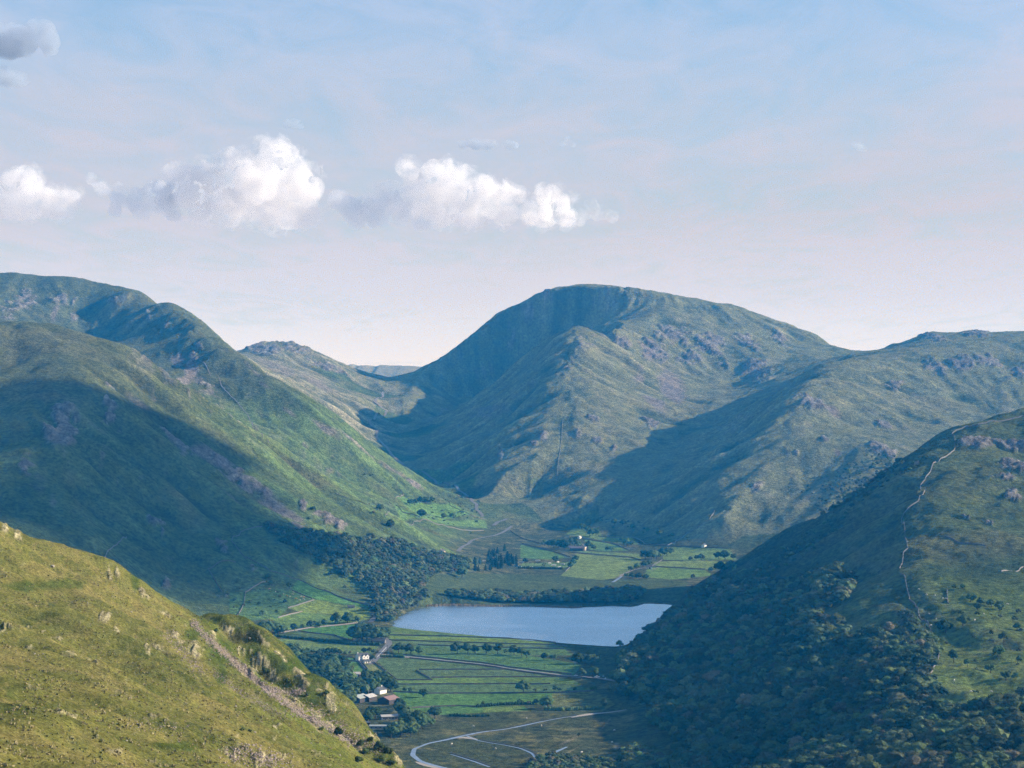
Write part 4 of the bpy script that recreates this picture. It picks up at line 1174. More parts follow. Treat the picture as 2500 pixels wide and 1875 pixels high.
# ------------------------------------------------------------------ woods
W_RIGHT = [(1500, 1700), (1512, 1625), (1570, 1565), (1640, 1508), (1690, 1460), (1750, 1420), (1830, 1408), (1900, 1425), (1980, 1405), (2050, 1392), (2078, 1440), (2045, 1485), (2005, 1505), (2060, 1545), (2110, 1560), (2190, 1545), (2215, 1500), (2262, 1548), (2282, 1600), (2264, 1650), (2310, 1700), (2262, 1712), (2330, 1742), (2420, 1748), (2500, 1722), (2620, 1700), (2700, 2300), (1560, 2300), (1600, 1990), (1660, 1880), (1650, 1820), (1600, 1780), (1560, 1712)]
W_EDGE = [(1512, 1625), (1640, 1512), (1740, 1425), (1850, 1368), (1990, 1290), (2100, 1215), (2200, 1150), (2260, 1112), (2250, 1135), (2150, 1215), (2040, 1300), (1950, 1370), (1830, 1420), (1700, 1470)]
W_OAK = [(640, 1284), (727, 1294), (788, 1308), (865, 1317), (950, 1318), (1040, 1354), (1090, 1360), (1150, 1374), (1130, 1398), (1060, 1402), (1040, 1420), (1030, 1440), (1060, 1466), (1010, 1486), (985, 1492), (960, 1520), (923, 1518), (905, 1488), (917, 1464), (903, 1446), (859, 1418), (791, 1382), (682, 1325)]
W_LAKE = [(1000, 1462), (1060, 1453), (1160, 1457), (1300, 1457), (1420, 1453), (1540, 1446), (1570, 1456), (1540, 1472), (1400, 1477), (1200, 1475), (1050, 1474), (1005, 1484)]
W_SPUR = [(2080, 1130), (2130, 1105), (2180, 1110), (2210, 1130), (2140, 1195), (2060, 1240), (2000, 1265), (1990, 1240), (2020, 1180)]
W_BELOW = [(1290, 1868), (1340, 1850), (1400, 1846), (1480, 1858), (1540, 1868), (1560, 1885), (1520, 1960), (1290, 1960)]
W_CORNER = [(1520, 1842), (1560, 1836), (1610, 1848), (1640, 1880), (1600, 1900), (1540, 1890), (1515, 1870)]


def scatter(poly, spacing, ymin=1155.0, y0=None, y1=None, prob=1.0):
    """even random spots on the ground inside a polygon given in photo pixels"""
    P = np.array(poly, np.float32)
    g = np.random.default_rng(int(abs(P.sum())) % 9973)
    cor = [hit(x, min(y, 1990.0), ymin) or hit(x, min(y, 1800.0), ymin) for x, y in poly]
    cor = np.array([c for c in cor if c])
    x0, yy0 = cor[:, 0].min() - 60, (y0 or cor[:, 1].min() - 100); x1, yy1 = cor[:, 0].max() + 60, (y1 or cor[:, 1].max() + 150)
    xs = np.arange(x0, x1, spacing); ys = np.arange(yy0, yy1, spacing)
    XX, YY = np.meshgrid(xs, ys)
    XX = (XX + g.uniform(-0.48, 0.48, XX.shape) * spacing).ravel(); YY = (YY + g.uniform(-0.48, 0.48, YY.shape) * spacing).ravel()
    HH = hmesh(XX, YY)
    px = CX + XX / YY * FPX; py = HOR - (HH - EYE) / YY * FPX
    k = (poly_sd(px.astype(np.float32), py.astype(np.float32), P) < 0) & (g.uniform(0, 1, len(px)) < prob)
    return XX[k], YY[k], HH[k], px[k], py[k]


def hmesh(X, Y):
    u = X / Y
    fi = np.interp(u, U_FAR, np.arange(len(U_FAR))); fj = np.interp(Y, Y_FAR, np.arange(len(Y_FAR)))
    i = np.clip(fi.astype(int), 0, len(U_FAR) - 2); j = np.clip(fj.astype(int), 0, len(Y_FAR) - 2)
    t, s = fi - i, fj - j
    return (HF[j, i] * (1 - t) + HF[j, i + 1] * t) * (1 - s) + (HF[j + 1, i] * (1 - t) + HF[j + 1, i + 1] * t) * s


PTS = []       # X, Y, z, height, wide, variant
def wood(poly, spacing, hlo, hhi, kinds, zone, **kw):
    X, Y, Z, px, py = scatter(poly, spacing, **kw)
    g = np.random.default_rng(len(X) + 5)
    nz = fbm(X, Y, 90, 2, 0.5, 701)
    for i in range(len(X)):
        h = g.uniform(hlo, hhi) * (1 + 0.25 * nz[i])
        kk = kinds[g.integers(len(kinds))]
        PTS.append((X[i], Y[i], Z[i], h, g.uniform(1.0, 1.5), kk, int(g.integers(99)), zone))


wood(W_RIGHT, 10.2, 7.5, 17.0, ['oak', 'oak', 'birch', 'ash'], 'right', y0=1240, y1=3000)
wood(W_EDGE, 9.0, 3.5, 6.0, ['thorn', 'birch', 'thorn'], 'edge', prob=0.75)
wood(W_OAK, 9.2, 7.5, 13.5, ['oak', 'oak', 'ash', 'birch'], 'oak', y0=2850, y1=4000)
wood(W_LAKE, 8.5, 8, 15, ['oak', 'ash', 'oak'], 'lake', y0=3240, y1=3480)
wood(W_SPUR, 11.0, 5, 9, ['oak', 'birch'], 'spur', prob=0.55)
wood(W_BELOW, 6.0, 4, 7.5, ['thorn', 'oak'], 'below', y0=1650, y1=1990)
wood(W_CORNER, 6.5, 8, 12, ['oak'], 'corner')
# scattered thorns
for poly, sp, pr in (([(1100, 1205), (1180, 1225), (1200, 1262), (1120, 1262), (1080, 1225)], 14, 0.35), ([(820, 1130), (1000, 1190), (1080, 1220), (1010, 1215), (900, 1170), (800, 1110)], 14, 0.25), ([(1410, 1262), (1560, 1275), (1700, 1318), (1640, 1326), (1540, 1300), (1420, 1292)], 15, 0.4),
                     ([(1900, 1180), (2000, 1150), (2100, 1180), (2020, 1250), (1930, 1290), (1860, 1300)], 20, 0.28), ([(540, 1440), (700, 1440), (690, 1500), (560, 1520)], 16, 0.3), ([(700, 1250), (880, 1290), (1000, 1310), (900, 1330), (760, 1290)], 16, 0.12), ([(2300, 1500), (2500, 1480), (2500, 1720), (2330, 1700), (2290, 1600)], 12, 0.12), ([(1060, 1215), (1200, 1240), (1150, 1290), (1040, 1270)], 14, 0.2), ([(2000, 1180), (2090, 1160), (2090, 1215), (2010, 1260)], 12, 0.3)):
    wood(poly, sp, 2.2, 5.0, ['thorn', 'thorn', 'oak'], 'scrub', prob=pr)

VIEW = []
for i, p in enumerate(PTS):
    py = HOR - (p[2] - EYE) / p[1] * FPX; px = CX + p[0] / p[1] * FPX
    VIEW.append(p[3] / p[1] if (-5 < px < 2505 and py < 1885 and p[7] in ('right', 'corner')) else -1)
order = np.argsort(VIEW)[::-1]
# tall ones with an open view first; a tree wholly behind nearer crowns is left to the mass of the wood
chosen = []
occ = {}
for i in order:
    if VIEW[i] <= 0 or len(chosen) >= 300: break
    chosen.append(int(i))
chosen = set(chosen)


def wood_label(X, Y, Z, h, wd, kk, zone):
    if zone != 'right':
        return 'round crowned tree in the clump at the wood corner by the river meadow'
    px = CX + X / Y * FPX; py = HOR - (Z - EYE) / Y * FPX
    where = 'along its edge by the river meadow' if px < 1740 else ('below the sunny pasture' if px > 2230 and py < 1800 else ('at its lowest right corner' if px > 2230 else ('on its lowest slope' if py > 1810 else 'in its middle slope')))
    return '%s %s in the right-hand wood, %s' % ('tall' if h > 13 else ('low' if h < 10 else 'middling'), {'oak': 'broad round tree', 'ash': 'upright leafy tree', 'birch': 'narrow light tree', 'thorn': 'thorn'}[kk], where)


for i in chosen:
    X, Y, Z, h, wd, kk, vi, zone = PTS[i]
    pool = TREES[kk]
    put_tree('woodland_tree', X, Y, Z - 0.2, h, pool[vi % len(pool)], wood_label(X, Y, Z, h, wd, kk, zone), 'trees in the near part of the wood' if zone == 'right' else 'trees in the clump at the wood corner', 'tree', wd)

# the rest of the woods: one mass
VAR = [(k, i) for k in ('oak', 'ash', 'birch', 'thorn') for i in range(len(TREES[k]))]
rest = [p for i, p in enumerate(PTS) if i not in chosen]
V = np.array([(p[0], p[1], p[2] - 0.2) for p in rest], np.float32)
me = bpy.data.meshes.new('woodland')
me.vertices.add(len(V)); me.vertices.foreach_set('co', V.ravel())
ai = me.attributes.new('variant', 'INT', 'POINT')
ai.data.foreach_set('value', np.array([VAR.index((p[5], p[6] % len(TREES[p[5]]))) for p in rest], np.int32))
asz = me.attributes.new('size', 'FLOAT_VECTOR', 'POINT')
asz.data.foreach_set('vector', np.array([(p[3] * p[4], p[3] * p[4], p[3]) for p in rest], np.float32).ravel())
art = me.attributes.new('turn', 'FLOAT_VECTOR', 'POINT')
art.data.foreach_set('vector', np.array([(0, 0, (i * 2.399) % 6.283) for i in range(len(rest))], np.float32).ravel())
wd = tag(link('woodland', me), 'woods and scattered scrub clothing the valley sides and the lake shore', None, None, 'stuff')
# one seen tree of each kind lends its crown to the mass
src = {}
for o in COL.objects:
    if o.name.split('.')[0] == 'crown':
        for k, i in VAR:
            if o.data == TREES[k][i][0]:
                src.setdefault((k, i), o)
for k, i in VAR:
    if (k, i) not in src:
        q = [p for p in rest if p[5] == k][0]; rest_lbl = 'small thorn tree at the edge of the woods'
        o = put_tree('hawthorn_tree' if k == 'thorn' else 'woodland_tree', q[0] + 3, q[1] + 2, q[2], q[3], TREES[k][i], rest_lbl, 'thorn trees at the wood edge')
        src[(k, i)] = [c for c in o.children if c.name.startswith('crown')][0]
ng = bpy.data.node_groups.new('woodland', 'GeometryNodeTree')
ng.interface.new_socket('Geometry', in_out='INPUT', socket_type='NodeSocketGeometry')
ng.interface.new_socket('Geometry', in_out='OUTPUT', socket_type='NodeSocketGeometry')
gi = ng.nodes.new('NodeGroupInput'); go = ng.nodes.new('NodeGroupOutput')
iop = ng.nodes.new('GeometryNodeInstanceOnPoints')
gti = ng.nodes.new('GeometryNodeGeometryToInstance')
for kv in reversed(VAR):
    oi = ng.nodes.new('GeometryNodeObjectInfo'); oi.inputs['Object'].default_value = src[kv]; oi.transform_space = 'ORIGINAL'
    ng.links.new(oi.outputs['Geometry'], gti.inputs[0])
def nattr(name, typ):
    a = ng.nodes.new('GeometryNodeInputNamedAttribute'); a.data_type = typ; a.inputs['Name'].default_value = name
    return a.outputs['Attribute']
ng.links.new(gi.outputs[0], iop.inputs['Points']); ng.links.new(gti.outputs[0], iop.inputs['Instance'])
iop.inputs['Pick Instance'].default_value = True
ng.links.new(nattr('variant', 'INT'), iop.inputs['Instance Index'])
e2r = ng.nodes.new('FunctionNodeEulerToRotation'); ng.links.new(nattr('turn', 'FLOAT_VECTOR'), e2r.inputs[0])
ng.links.new(e2r.outputs[0], iop.inputs['Rotation']); ng.links.new(nattr('size', 'FLOAT_VECTOR'), iop.inputs['Scale'])
ng.links.new(iop.outputs[0], go.inputs[0])
md = wd.modifiers.new('woodland', 'NODES'); md.node_group = ng
print('trees', len(PTS), 'rest', len(rest), 'village', len(VT), 'conifers', nc)
# ------------------------------------------------------------------ walls, hedges, roads, river
def simple_mat(name, col, rough=0.8, var=0.25, scale=1.5, spec=0.3, metallic=0.0):
    m, nt = mat(name)
    pos = nt.n('ShaderNodeNewGeometry').outputs['Position']
    n = nt.noise(pos, scale, 4, 0.6)
    v = nt.ramp(n, [(0.25, 1 - var), (0.5, 1.0), (0.75, 1 + var)])
    c = nt.mix(1.0, (*col, 1), v, 'MULTIPLY')
    b = nt.n('ShaderNodeBsdfPrincipled', ins={'Base Color': c, 'Roughness': rough, 'Specular IOR Level': spec, 'Metallic': metallic})
    out_surface(nt, b.outputs[0])
    return m


M_STONE = simple_mat('dry_stone', (0.15, 0.14, 0.13), 0.9, 0.45, 1.2)
M_PALE_STONE = simple_mat('pale_dry_stone', (0.17, 0.157, 0.148), 0.9, 0.35, 1.0)
M_MID_STONE = simple_mat('lichened_dry_stone', (0.19, 0.175, 0.165), 0.9, 0.4, 1.0)
M_ROAD = simple_mat('asphalt', (0.16, 0.155, 0.155), 0.85, 0.15, 0.3)
M_TRACK = simple_mat('gravel_track', (0.25, 0.22, 0.20), 0.9, 0.25, 0.4)
M_LINE = simple_mat('road_paint', (0.75, 0.75, 0.72), 0.7, 0.1, 1)
M_RIVER = simple_mat('river_water', (0.42, 0.47, 0.55), 0.30, 0.45, 0.35, 0.5, 0.7)
M_GRAVEL = simple_mat('river_gravel', (0.40, 0.35, 0.30), 0.9, 0.3, 0.7)
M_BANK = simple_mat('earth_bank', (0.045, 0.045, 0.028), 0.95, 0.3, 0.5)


def P2(txt):
    return [tuple(float(v) for v in t.split(',')) for t in txt.split()]


def ground_line(txt, step=5.0, ymin=1155.0):
    """photo pixels -> evenly spaced points on the ground"""
    Q = []
    for p in P2(txt):
        q = hit(p[0], p[1], ymin)
        if q: Q.append(np.array(q[:2]))
    if len(Q) < 2:
        return None
    out = []
    for a, b in zip(Q[:-1], Q[1:]):
        n = max(1, int(np.linalg.norm(b - a) / step))
        for k in range(n):
            out.append(a + (b - a) * k / n)
    out.append(Q[-1])
    return np.array(out)


def wall(txt, label, h=1.7, w=0.9, pale=False, group='dry stone walls', ymin=1155.0, name='stone_wall', m=None):
    L = ground_line(txt, 4.0, ymin)
    if L is None: return
    g = np.random.default_rng(len(L))
    n = len(L)
    d = np.gradient(L, axis=0); d /= np.linalg.norm(d, axis=1)[:, None] + 1e-9
    nrm = np.stack([-d[:, 1], d[:, 0]], 1)
    L = L + nrm * g.normal(0, 0.16, (n, 1))
    z = np.array([hnow(*p) for p in L])
    V = []
    for i in range(n):
        hh = h * g.uniform(0.86, 1.12)
        for s, zz in ((-0.5, -1.2), (-0.36, 0.55 * hh), (-0.24, hh), (0.24, hh * g.uniform(0.95, 1.05)), (0.36, 0.55 * hh), (0.5, -1.2)):
            V.append((*(L[i] + nrm[i] * w * s), z[i] + zz))
    F = [(i * 6 + k, i * 6 + k + 1, i * 6 + k + 7, i * 6 + k + 6) for i in range(n - 1) for k in range(5)]
    F += [(0, 5, 4, 1), (1, 4, 3, 2)]
    e = (n - 1) * 6
    F += [(e, e + 1, e + 4, e + 5), (e + 1, e + 2, e + 3, e + 4)]
    o = link(name, mesh_np(name, np.array(V), np.array(F), False), m or (M_PALE_STONE if pale else M_STONE))
    return tag(o, label, 'wall', group, 'thing')


WALLS = [
    ('951,1551 1100,1554 1294,1563 1357,1570', 'topmost field wall just below the lake'),
    ('950,1563 1100,1568 1357,1575 1385,1579', 'second field wall below the lake'),
    ('1020,1575 1106,1578 1200,1580 1283,1583 1378,1585', 'third field wall below the lake, behind the row of trees'),
    ('985,1599 1060,1607 1180,1619 1247,1630 1396,1647', 'wall along the upper side of the straight lane'),
    ('1000,1607 1060,1613 1180,1625 1247,1636 1396,1653 1420,1658', 'wall along the lower side of the straight lane'),
    ('1023,1636 1120,1635 1231,1635', 'short field wall just below the straight lane'),
    ('1053,1655 1120,1654 1354,1653', 'field wall ending at the lane junction'),
    ('1016,1637 1055,1661', 'short slanting wall in the middle of the striped fields'),
    ('932,1661 970,1661 1055,1661', 'wall at the foot of the pale hay meadow'),
    ('951,1671 1120,1671 1250,1670 1344,1670', 'long field wall above the lone tree'),
    ('959,1689 1005,1691 1041,1694 1120,1693 1280,1692 1449,1687', 'long field wall running past the foot of the lone tree'),
    ('912,1617 940,1638 970,1661', 'slanting wall on the right of the pale hay meadow'),
    ('883,1617 909,1646', 'slanting wall on the right of the farm track'),
    ('868,1606 905,1651', 'slanting wall on the left of the farm track'),
    ('1000,1729 1060,1726 1120,1724 1163,1726', 'low wall above the wet pasture'),
    ('686,1545 757,1533 844,1525 873,1521', 'pale wall along the lane below the green hill field', True),
    ('728,1541 815,1551 862,1566', 'curving wall left of the tall clump by the road'),
    ('694,1598 780,1601 862,1606', 'wall left of the white farmhouse'),
    ('799,1610 873,1616', 'wall of the small paddock left of the farm track'),
    ('600,1360 659,1394 729,1416 806,1447 903,1476', 'long wall slanting down the shaded fell to the lake corner'),
    ('791,1440 836,1461 883,1474 912,1485', 'wall along the top of the yellow hill field'),
    ('712,1441 762,1462', 'short dark wall above the cattle field'),
    ('767,1465 735,1475 703,1485', 'pale broken wall below the cattle field', True),
    ('679,1509 738,1493', 'pale short wall at the bottom of the hill fields', True),
    ('576,1510 595,1476 599,1446 648,1421', 'tall winding wall rising behind the foreground hill'),
    ('542,1446 507,1389 576,1374', 'hooked wall on the shaded fell'),
    ('602,1367 565,1322 587,1299 640,1286', 'looped wall below the hillside wood'),
    ('256,1363 309,1312', 'pale straight wall low on the shaded fell', True),
    ('965,1219 985,1207 976,1194', 'hooked pale wall high on the left valley side', True),
    ('950,1225 982,1250 1026,1263', 'wall round the highest valley side field'),
    ('1070,1206 1100,1235 1153,1259 1185,1268', 'long wall across the valley side below the pass'),
    ('940,1262 1010,1275 1100,1288 1180,1296', 'lower wall across the left valley side'),
    ('1374,1026 1370,1080 1358,1185', 'straight wall climbing the big mountain', True),
    ('1745,1247 1732,1270 1682,1300 1629,1332', 'pale straight wall down the foot of the spur', True),
    ('2700,1000 2500,1015 2442,1029 2388,1037 2361,1041 2330,1054 2324,1060 2331,1070 2332,1094 2312,1113 2293,1126 2274,1145 2258,1172 2247,1186 2248,1197', 'pale wall winding over the top of the wooded hill', True),
    ('2258,1198 2242,1224 2228,1232 2206,1256 2201,1267', 'pale wall on the middle shoulder of the wooded hill', True),
    ('2201,1268 2209,1294 2216,1340 2206,1349 2196,1389', 'lower pale wall on the nose of the wooded hill', True),
    ('2197,1402 2208,1406 2221,1465 2235,1479 2244,1506 2271,1537 2294,1583 2289,1614 2270,1648', 'dark wall between the wood and the sunny pasture'),
    ('2307,1311 2347,1327 2407,1334', 'short dark wall running right across the wooded hill'),
    ('2445,1396 2497,1385 2560,1380', 'pale short wall at the right edge of the hill pasture', True),
    ('2312,1439 2315,1475', 'tiny upright wall at the top of the pasture'),
    ('1396,1349 1543,1361 1566,1368', 'wall across the top of the bright field by the hall'),
    ('1600,1383 1722,1390', 'wall between the two bright fields right of the stream'),
    ('1617,1368 1669,1370', 'short wall right of the stream trees'),
    ('1423,1313 1496,1327 1534,1342', 'slanting wall above the old hall'),
    ('1460,1309 1543,1311 1575,1329 1633,1333 1724,1336 1780,1339', 'long wall along the foot of the spur'),
    ('1380,1396 1398,1380', 'short slanting wall right of the campsite'),
    ('1273,1327 1346,1345 1392,1360', 'wall slanting down behind the campsite'),
    ('1247,1296 1278,1316 1330,1330', 'wall under the knoll left of the hall'),
]
for wl in WALLS:
    pale = len(wl) > 2
    wall(wl[0], wl[1], 1.5 if 'wooded hill' in wl[1] else 1.4, 0.75 if pale else 0.9, pale and 'wooded hill' in wl[1], m=M_MID_STONE if pale and 'wooded hill' not in wl[1] else None)


def hedge(txt, label, h=3.0, w=2.6, ymin=1155.0):
    """a clipped line of small leafy lumps"""
    L = ground_line(txt, 2.2, ymin)
    if L is None: return
    g = np.random.default_rng(len(L) + 3)
    V, F, off = [], [], 0
    for p in L:
        z = hnow(*p)
        c = np.array([p[0] + g.normal(0, 0.4), p[1] + g.normal(0, 0.4), z + h * 0.42])
        s = np.array([w * 0.6, w * 0.6, h * 0.58]) * g.uniform(0.75, 1.25)
        v = ICO_V * (1 + g.normal(0, 0.12, (len(ICO_V), 1))) * s + c
        V.append(v); F.append(ICO_F + off); off += len(v)
        d = g.normal(0, 1, (10, 3)); d /= np.linalg.norm(d, axis=1)[:, None]
        q, f = leaf_quads(c + d * s, d, 0.5, g)
        V.append(q); F.append(f + off); off += len(q)
    o = link('hedge', mesh_np('hedge', np.concatenate(V), np.concatenate(F), False), M_FIELD)
    tag(o, label, 'hedge', 'hedges')


hedge('673,1555 760,1563 862,1575 925,1576', 'long dark hedge between the crag and the tall clump', 4.0, 3.2)
hedge('1163,1727 1220,1722 1300,1719', 'low hedge above the river meadow', 3.2, 3.0)
hedge('1334,1734 1370,1735 1420,1734 1470,1731', 'dark hedge by the river gravel', 4.0, 3.5)
hedge('1268,1388 1320,1389 1371,1390', 'dark hedge in front of the campsite', 4.5, 3.5)
hedge('690,1607 760,1606 830,1604', 'dark hedge left of the farm track', 3.2, 3.0)
hedge('1100,1748 1140,1750 1192,1749', 'low dark scrub strip in the wet pasture', 2.6, 4.0)
hedge('930,1604 960,1603 985,1606', 'dark hedge between farmhouse and road junction', 3.0, 3.0)


def ribbon(name, txt, width, m, lift, label, kind='structure', step=3.0, ymin=1155.0, cat=None, wob=0.0):
    L = ground_line(txt, step, ymin)
    if L is None: return
    for _ in range(3):
        L[1:-1] = (L[:-2] + 2 * L[1:-1] + L[2:]) / 4
    d = np.gradient(L, axis=0); d /= np.linalg.norm(d, axis=1)[:, None] + 1e-9
    nrm = np.stack([-d[:, 1], d[:, 0]], 1)
    n = len(L)
    wd = width if np.ndim(width) else np.full(n, width)
    if np.ndim(width): wd = np.interp(np.linspace(0, 1, n), np.linspace(0, 1, len(width)), width)
    wd = wd * (1 + wob * perlin(np.arange(n) / 9.0, np.zeros(n), len(txt)))
    V = []
    for i in range(n):
        row = [L[i] + nrm[i] * wd[i] * s for s in (-0.5, -0.17, 0.17, 0.5)]
        zz = max(hnow(*p) for p in row) + lift
        for p in row: V.append((*p, zz))
    V = np.array(V)
    for _ in range(2):
        z = V[:, 2].reshape(n, 4); z[1:-1] = np.maximum(z[1:-1], (z[:-2] + 2 * z[1:-1] + z[2:]) / 4); V[:, 2] = z.ravel()
    F = [(i * 4 + k, i * 4 + 4 + k, i * 4 + 5 + k, i * 4 + 1 + k) for i in range(n - 1) for k in range(3)]
    me = mesh_np(name, V, np.array(F))
    if V[F[0][1]][0] is not None:
        a, b, c_ = V[F[0][0]], V[F[0][1]], V[F[0][2]]
        if np.cross(b - a, c_ - a)[2] < 0: me.flip_normals()
    return tag(link(name, me, m), label, cat, None, kind)


ribbon('road', '905,1622 918,1608 927,1597 940,1583 950,1572 948,1565 938,1558', 8.0, M_ROAD, 0.25, 'grey main road bending behind the white farmhouse')
ribbon('road_line', '921,1605 931,1594 943,1581', 0.8, M_LINE, 0.32, 'white line along the main road')
ribbon('road', '904,1520 912,1511 920,1504', 8.0, M_ROAD, 0.4, 'short stretch of main road showing between lakeside trees')
ribbon('lane', '935,1597 950,1601 985,1603.5 1060,1610 1180,1622 1247,1633 1396,1650 1440,1655 1500,1664 1530,1672', [14, 11, 6, 5, 5, 5, 6, 8, 8, 8], M_TRACK, 0.25, 'pale lane running straight across the fields')
ribbon('track', '872,1607 890,1630 908,1652', 5.0, M_ROAD, 0.25, 'farm track slanting down beside the hay meadow')
ribbon('road', '1118,1347 1130,1335 1150,1322 1180,1313 1205,1309 1228,1300 1240,1292 1250,1285', 7.0, M_ROAD, 0.4, 'grey road curving up below the pass')
ribbon('road', '1205,1285 1215,1276 1230,1272 1238,1268', 9.0, M_ROAD, 0.5, 'grey bend of the pass road above the valley fields')
ribbon('road', '1178,1264 1172,1252 1163,1245 1164,1232 1152,1225 1140,1212 1120,1198 1095,1186 1060,1172 1030,1150', 7.0, M_ROAD, 0.6, 'road climbing to the pass')
ribbon('road', '985,1135 955,1110 935,1085 920,1068 925,1052 908,1042 902,1030 915,1022 940,1015 946,1005 925,988 915,982 935,970 934,958', 7.0, M_TRACK, 0.8, 'high road winding up to the pass in shadow')
ribbon('track', '960,1545 1040,1553', 2.0, M_TRACK, 0.2, 'faint path by the lake')
ribbon('river', '1410,1748 1370,1753 1344,1758 1291,1769 1231,1781 1179,1787 1139,1795 1100,1804 1046,1815 1012,1828 1007,1844 1024,1858 1059,1869 1098,1878 1150,1892', [1.5, 2.5, 3, 3.6, 3.2, 4, 5, 3.5, 3.2, 4.5, 4.8, 4, 3.5, 3.5], M_RIVER, 0.16, 'pale river winding through the meadow at the valley bottom', wob=0.25)
ribbon('river', '1140,1797 1165,1808 1225,1818 1270,1827 1300,1840 1309,1851 1302,1863 1285,1880', [2.5, 1.8, 1.5, 2, 2.6, 3.4, 4.2, 4.2], M_RIVER, 0.13, 'side arm of the river curling through the meadow', wob=0.25)
ribbon('river', '1384,1824 1366,1832 1350,1839 1335,1849', [2, 3.5, 4, 3], M_RIVER, 0.2, 'short open stretch of side stream in the meadow')
ribbon('river', '1100,1842 1130,1851 1165,1862 1195,1873', [1.2, 2, 2.5, 2.5], M_RIVER, 0.2, 'narrow ditch of water in the near meadow')
ribbon('river', '1498,1421 1510,1413 1518,1404 1545,1392 1590,1383 1618,1366', [6, 5, 4, 2.5, 3, 3], M_TRACK, 0.3, 'stony stream bed above the marsh')
ribbon('river', '1496,1422 1506,1416 1518,1408', [5, 5, 3], M_RIVER, 0.45, 'bright pool of the stream above the marsh')
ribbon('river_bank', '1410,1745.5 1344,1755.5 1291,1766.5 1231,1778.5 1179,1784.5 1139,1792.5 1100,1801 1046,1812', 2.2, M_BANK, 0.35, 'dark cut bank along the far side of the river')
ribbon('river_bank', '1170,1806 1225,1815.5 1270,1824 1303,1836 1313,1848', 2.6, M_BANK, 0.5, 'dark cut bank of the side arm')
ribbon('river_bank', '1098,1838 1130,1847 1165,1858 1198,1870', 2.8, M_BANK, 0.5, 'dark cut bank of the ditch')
for t, lab in (('1395,1752 1420,1747 1450,1742 1490,1739 1530,1733', 'gravel bank where the river leaves the wood'), ('1105,1803 1135,1800 1165,1806', 'gravel spit where the river divides'), ('1015,1860 1050,1870 1085,1880', 'gravel edge of the near river bend')):
    ribbon('gravel_bank', t, [2, 7, 9, 7, 2], M_GRAVEL, 0.11, lab, wob=0.4)

ribbon('path', '487,880 510,907 540,942 575,977 605,1012 616,1032 640,1062 656,1082', 1.8, M_ROAD, 0.4, 'thin path slanting down the long fell')
ribbon('path', '1526,789 1560,771 1600,758 1640,749', 2.2, M_ROAD, 0.5, 'thin path below the summit of the big mountain')
ribbon('path', '820,1205 860,1222 900,1232 950,1250', 2.5, M_TRACK, 0.5, 'faint path across the green valley side')

# reeds along the far shore
L = ground_line('1040,1480 1100,1480 1200,1482 1300,1482 1400,1485 1420,1484', 0.8)
g = np.random.default_rng(3)
V, F = [], []
for k in range(7):
    for p in L:
        x, y = p[0] + g.normal(0, 0.5), p[1] + g.uniform(-2, 10)
        h = g.uniform(1.6, 2.8); a = g.uniform(0, 3.14); o = len(V)
        dx, dy = math.cos(a) * 0.45, math.sin(a) * 0.45
        V += [(x - dx, y - dy, -0.4), (x + dx, y + dy, -0.4), (x + dx * 0.4 + g.normal(0, .2), y + dy * 0.4, h), (x - dx * 0.6, y - dy * 0.6, h * 0.9)]
        F.append((o, o + 1, o + 2, o + 3))
M_REED = simple_mat('reeds', (0.21, 0.17, 0.10), 0.9, 0.3, 0.8)
tag(link('reeds', mesh_np('reeds', np.array(V), np.array(F), False), M_REED), 'band of tan reeds along the far lake shore', None, None, 'stuff')

# ------------------------------------------------------------------ buildings
M_WHITE = simple_mat('white_render', (0.80, 0.78, 0.74), 0.8, 0.06, 0.5)
M_SLATE = simple_mat('slate', (0.085, 0.09, 0.10), 0.7, 0.25, 1.2)
M_GREYROOF = simple_mat('grey_sheet_roof', (0.34, 0.37, 0.35), 0.6, 0.12, 0.4)
M_PALEROOF = simple_mat('pale_sheet_roof', (0.46, 0.44, 0.42), 0.6, 0.12, 0.4)
M_REDROOF = simple_mat('rust_sheet_roof', (0.26, 0.165, 0.15), 0.7, 0.15, 0.4)
M_DARKWOOD = simple_mat('dark_boards', (0.055, 0.045, 0.042), 0.85, 0.25, 0.8)
M_HOUSESTONE = simple_mat('house_stone', (0.20, 0.185, 0.175), 0.9, 0.3, 0.8)
M_GLASS = simple_mat('window_glass', (0.03, 0.035, 0.045), 0.15, 0.1, 1, 0.5)
M_CREAM = simple_mat('cream_panel', (0.62, 0.60, 0.56), 0.5, 0.06, 1)


def box_bm(bm, x0, x1, y0, y1, z0, z1):
    v = [bm.verts.new(p) for p in ((x0, y0, z0), (x1, y0, z0), (x1, y1, z0), (x0, y1, z0), (x0, y0, z1), (x1, y0, z1), (x1, y1, z1), (x0, y1, z1))]
    for f in ((3, 2, 1, 0), (4, 5, 6, 7), (0, 1, 5, 4), (1, 2, 6, 5), (2, 3, 7, 6), (3, 0, 4, 7)):
        bm.faces.new([v[i] for i in f])


def part(name, m, parent, *boxes, bm=None):
    bm = bm or bmesh.new()
    for b in boxes: box_bm(bm, *b)
    bmesh.ops.recalc_face_normals(bm, faces=bm.faces[:])
    me = bpy.data.meshes.new(name); bm.to_mesh(me); bm.free()
    return link(name, me, m, parent)


def gable_wall(bm, L, W, H, RH, x0=0, y0=0):
    """walls with gables at both ends of the x axis"""
    pr = [(-W / 2, -2), (W / 2, -2), (W / 2, H), (0, H + RH), (-W / 2, H)]
    a = [bm.verts.new((x0 - L / 2, y0 + p[0], p[1])) for p in pr]; b = [bm.verts.new((x0 + L / 2, y0 + p[0], p[1])) for p in pr]
    bm.faces.new(a[::-1]); bm.faces.new(b)
    for i in range(5):
        j = (i + 1) % 5
        bm.faces.new((a[i], a[j], b[j], b[i]))


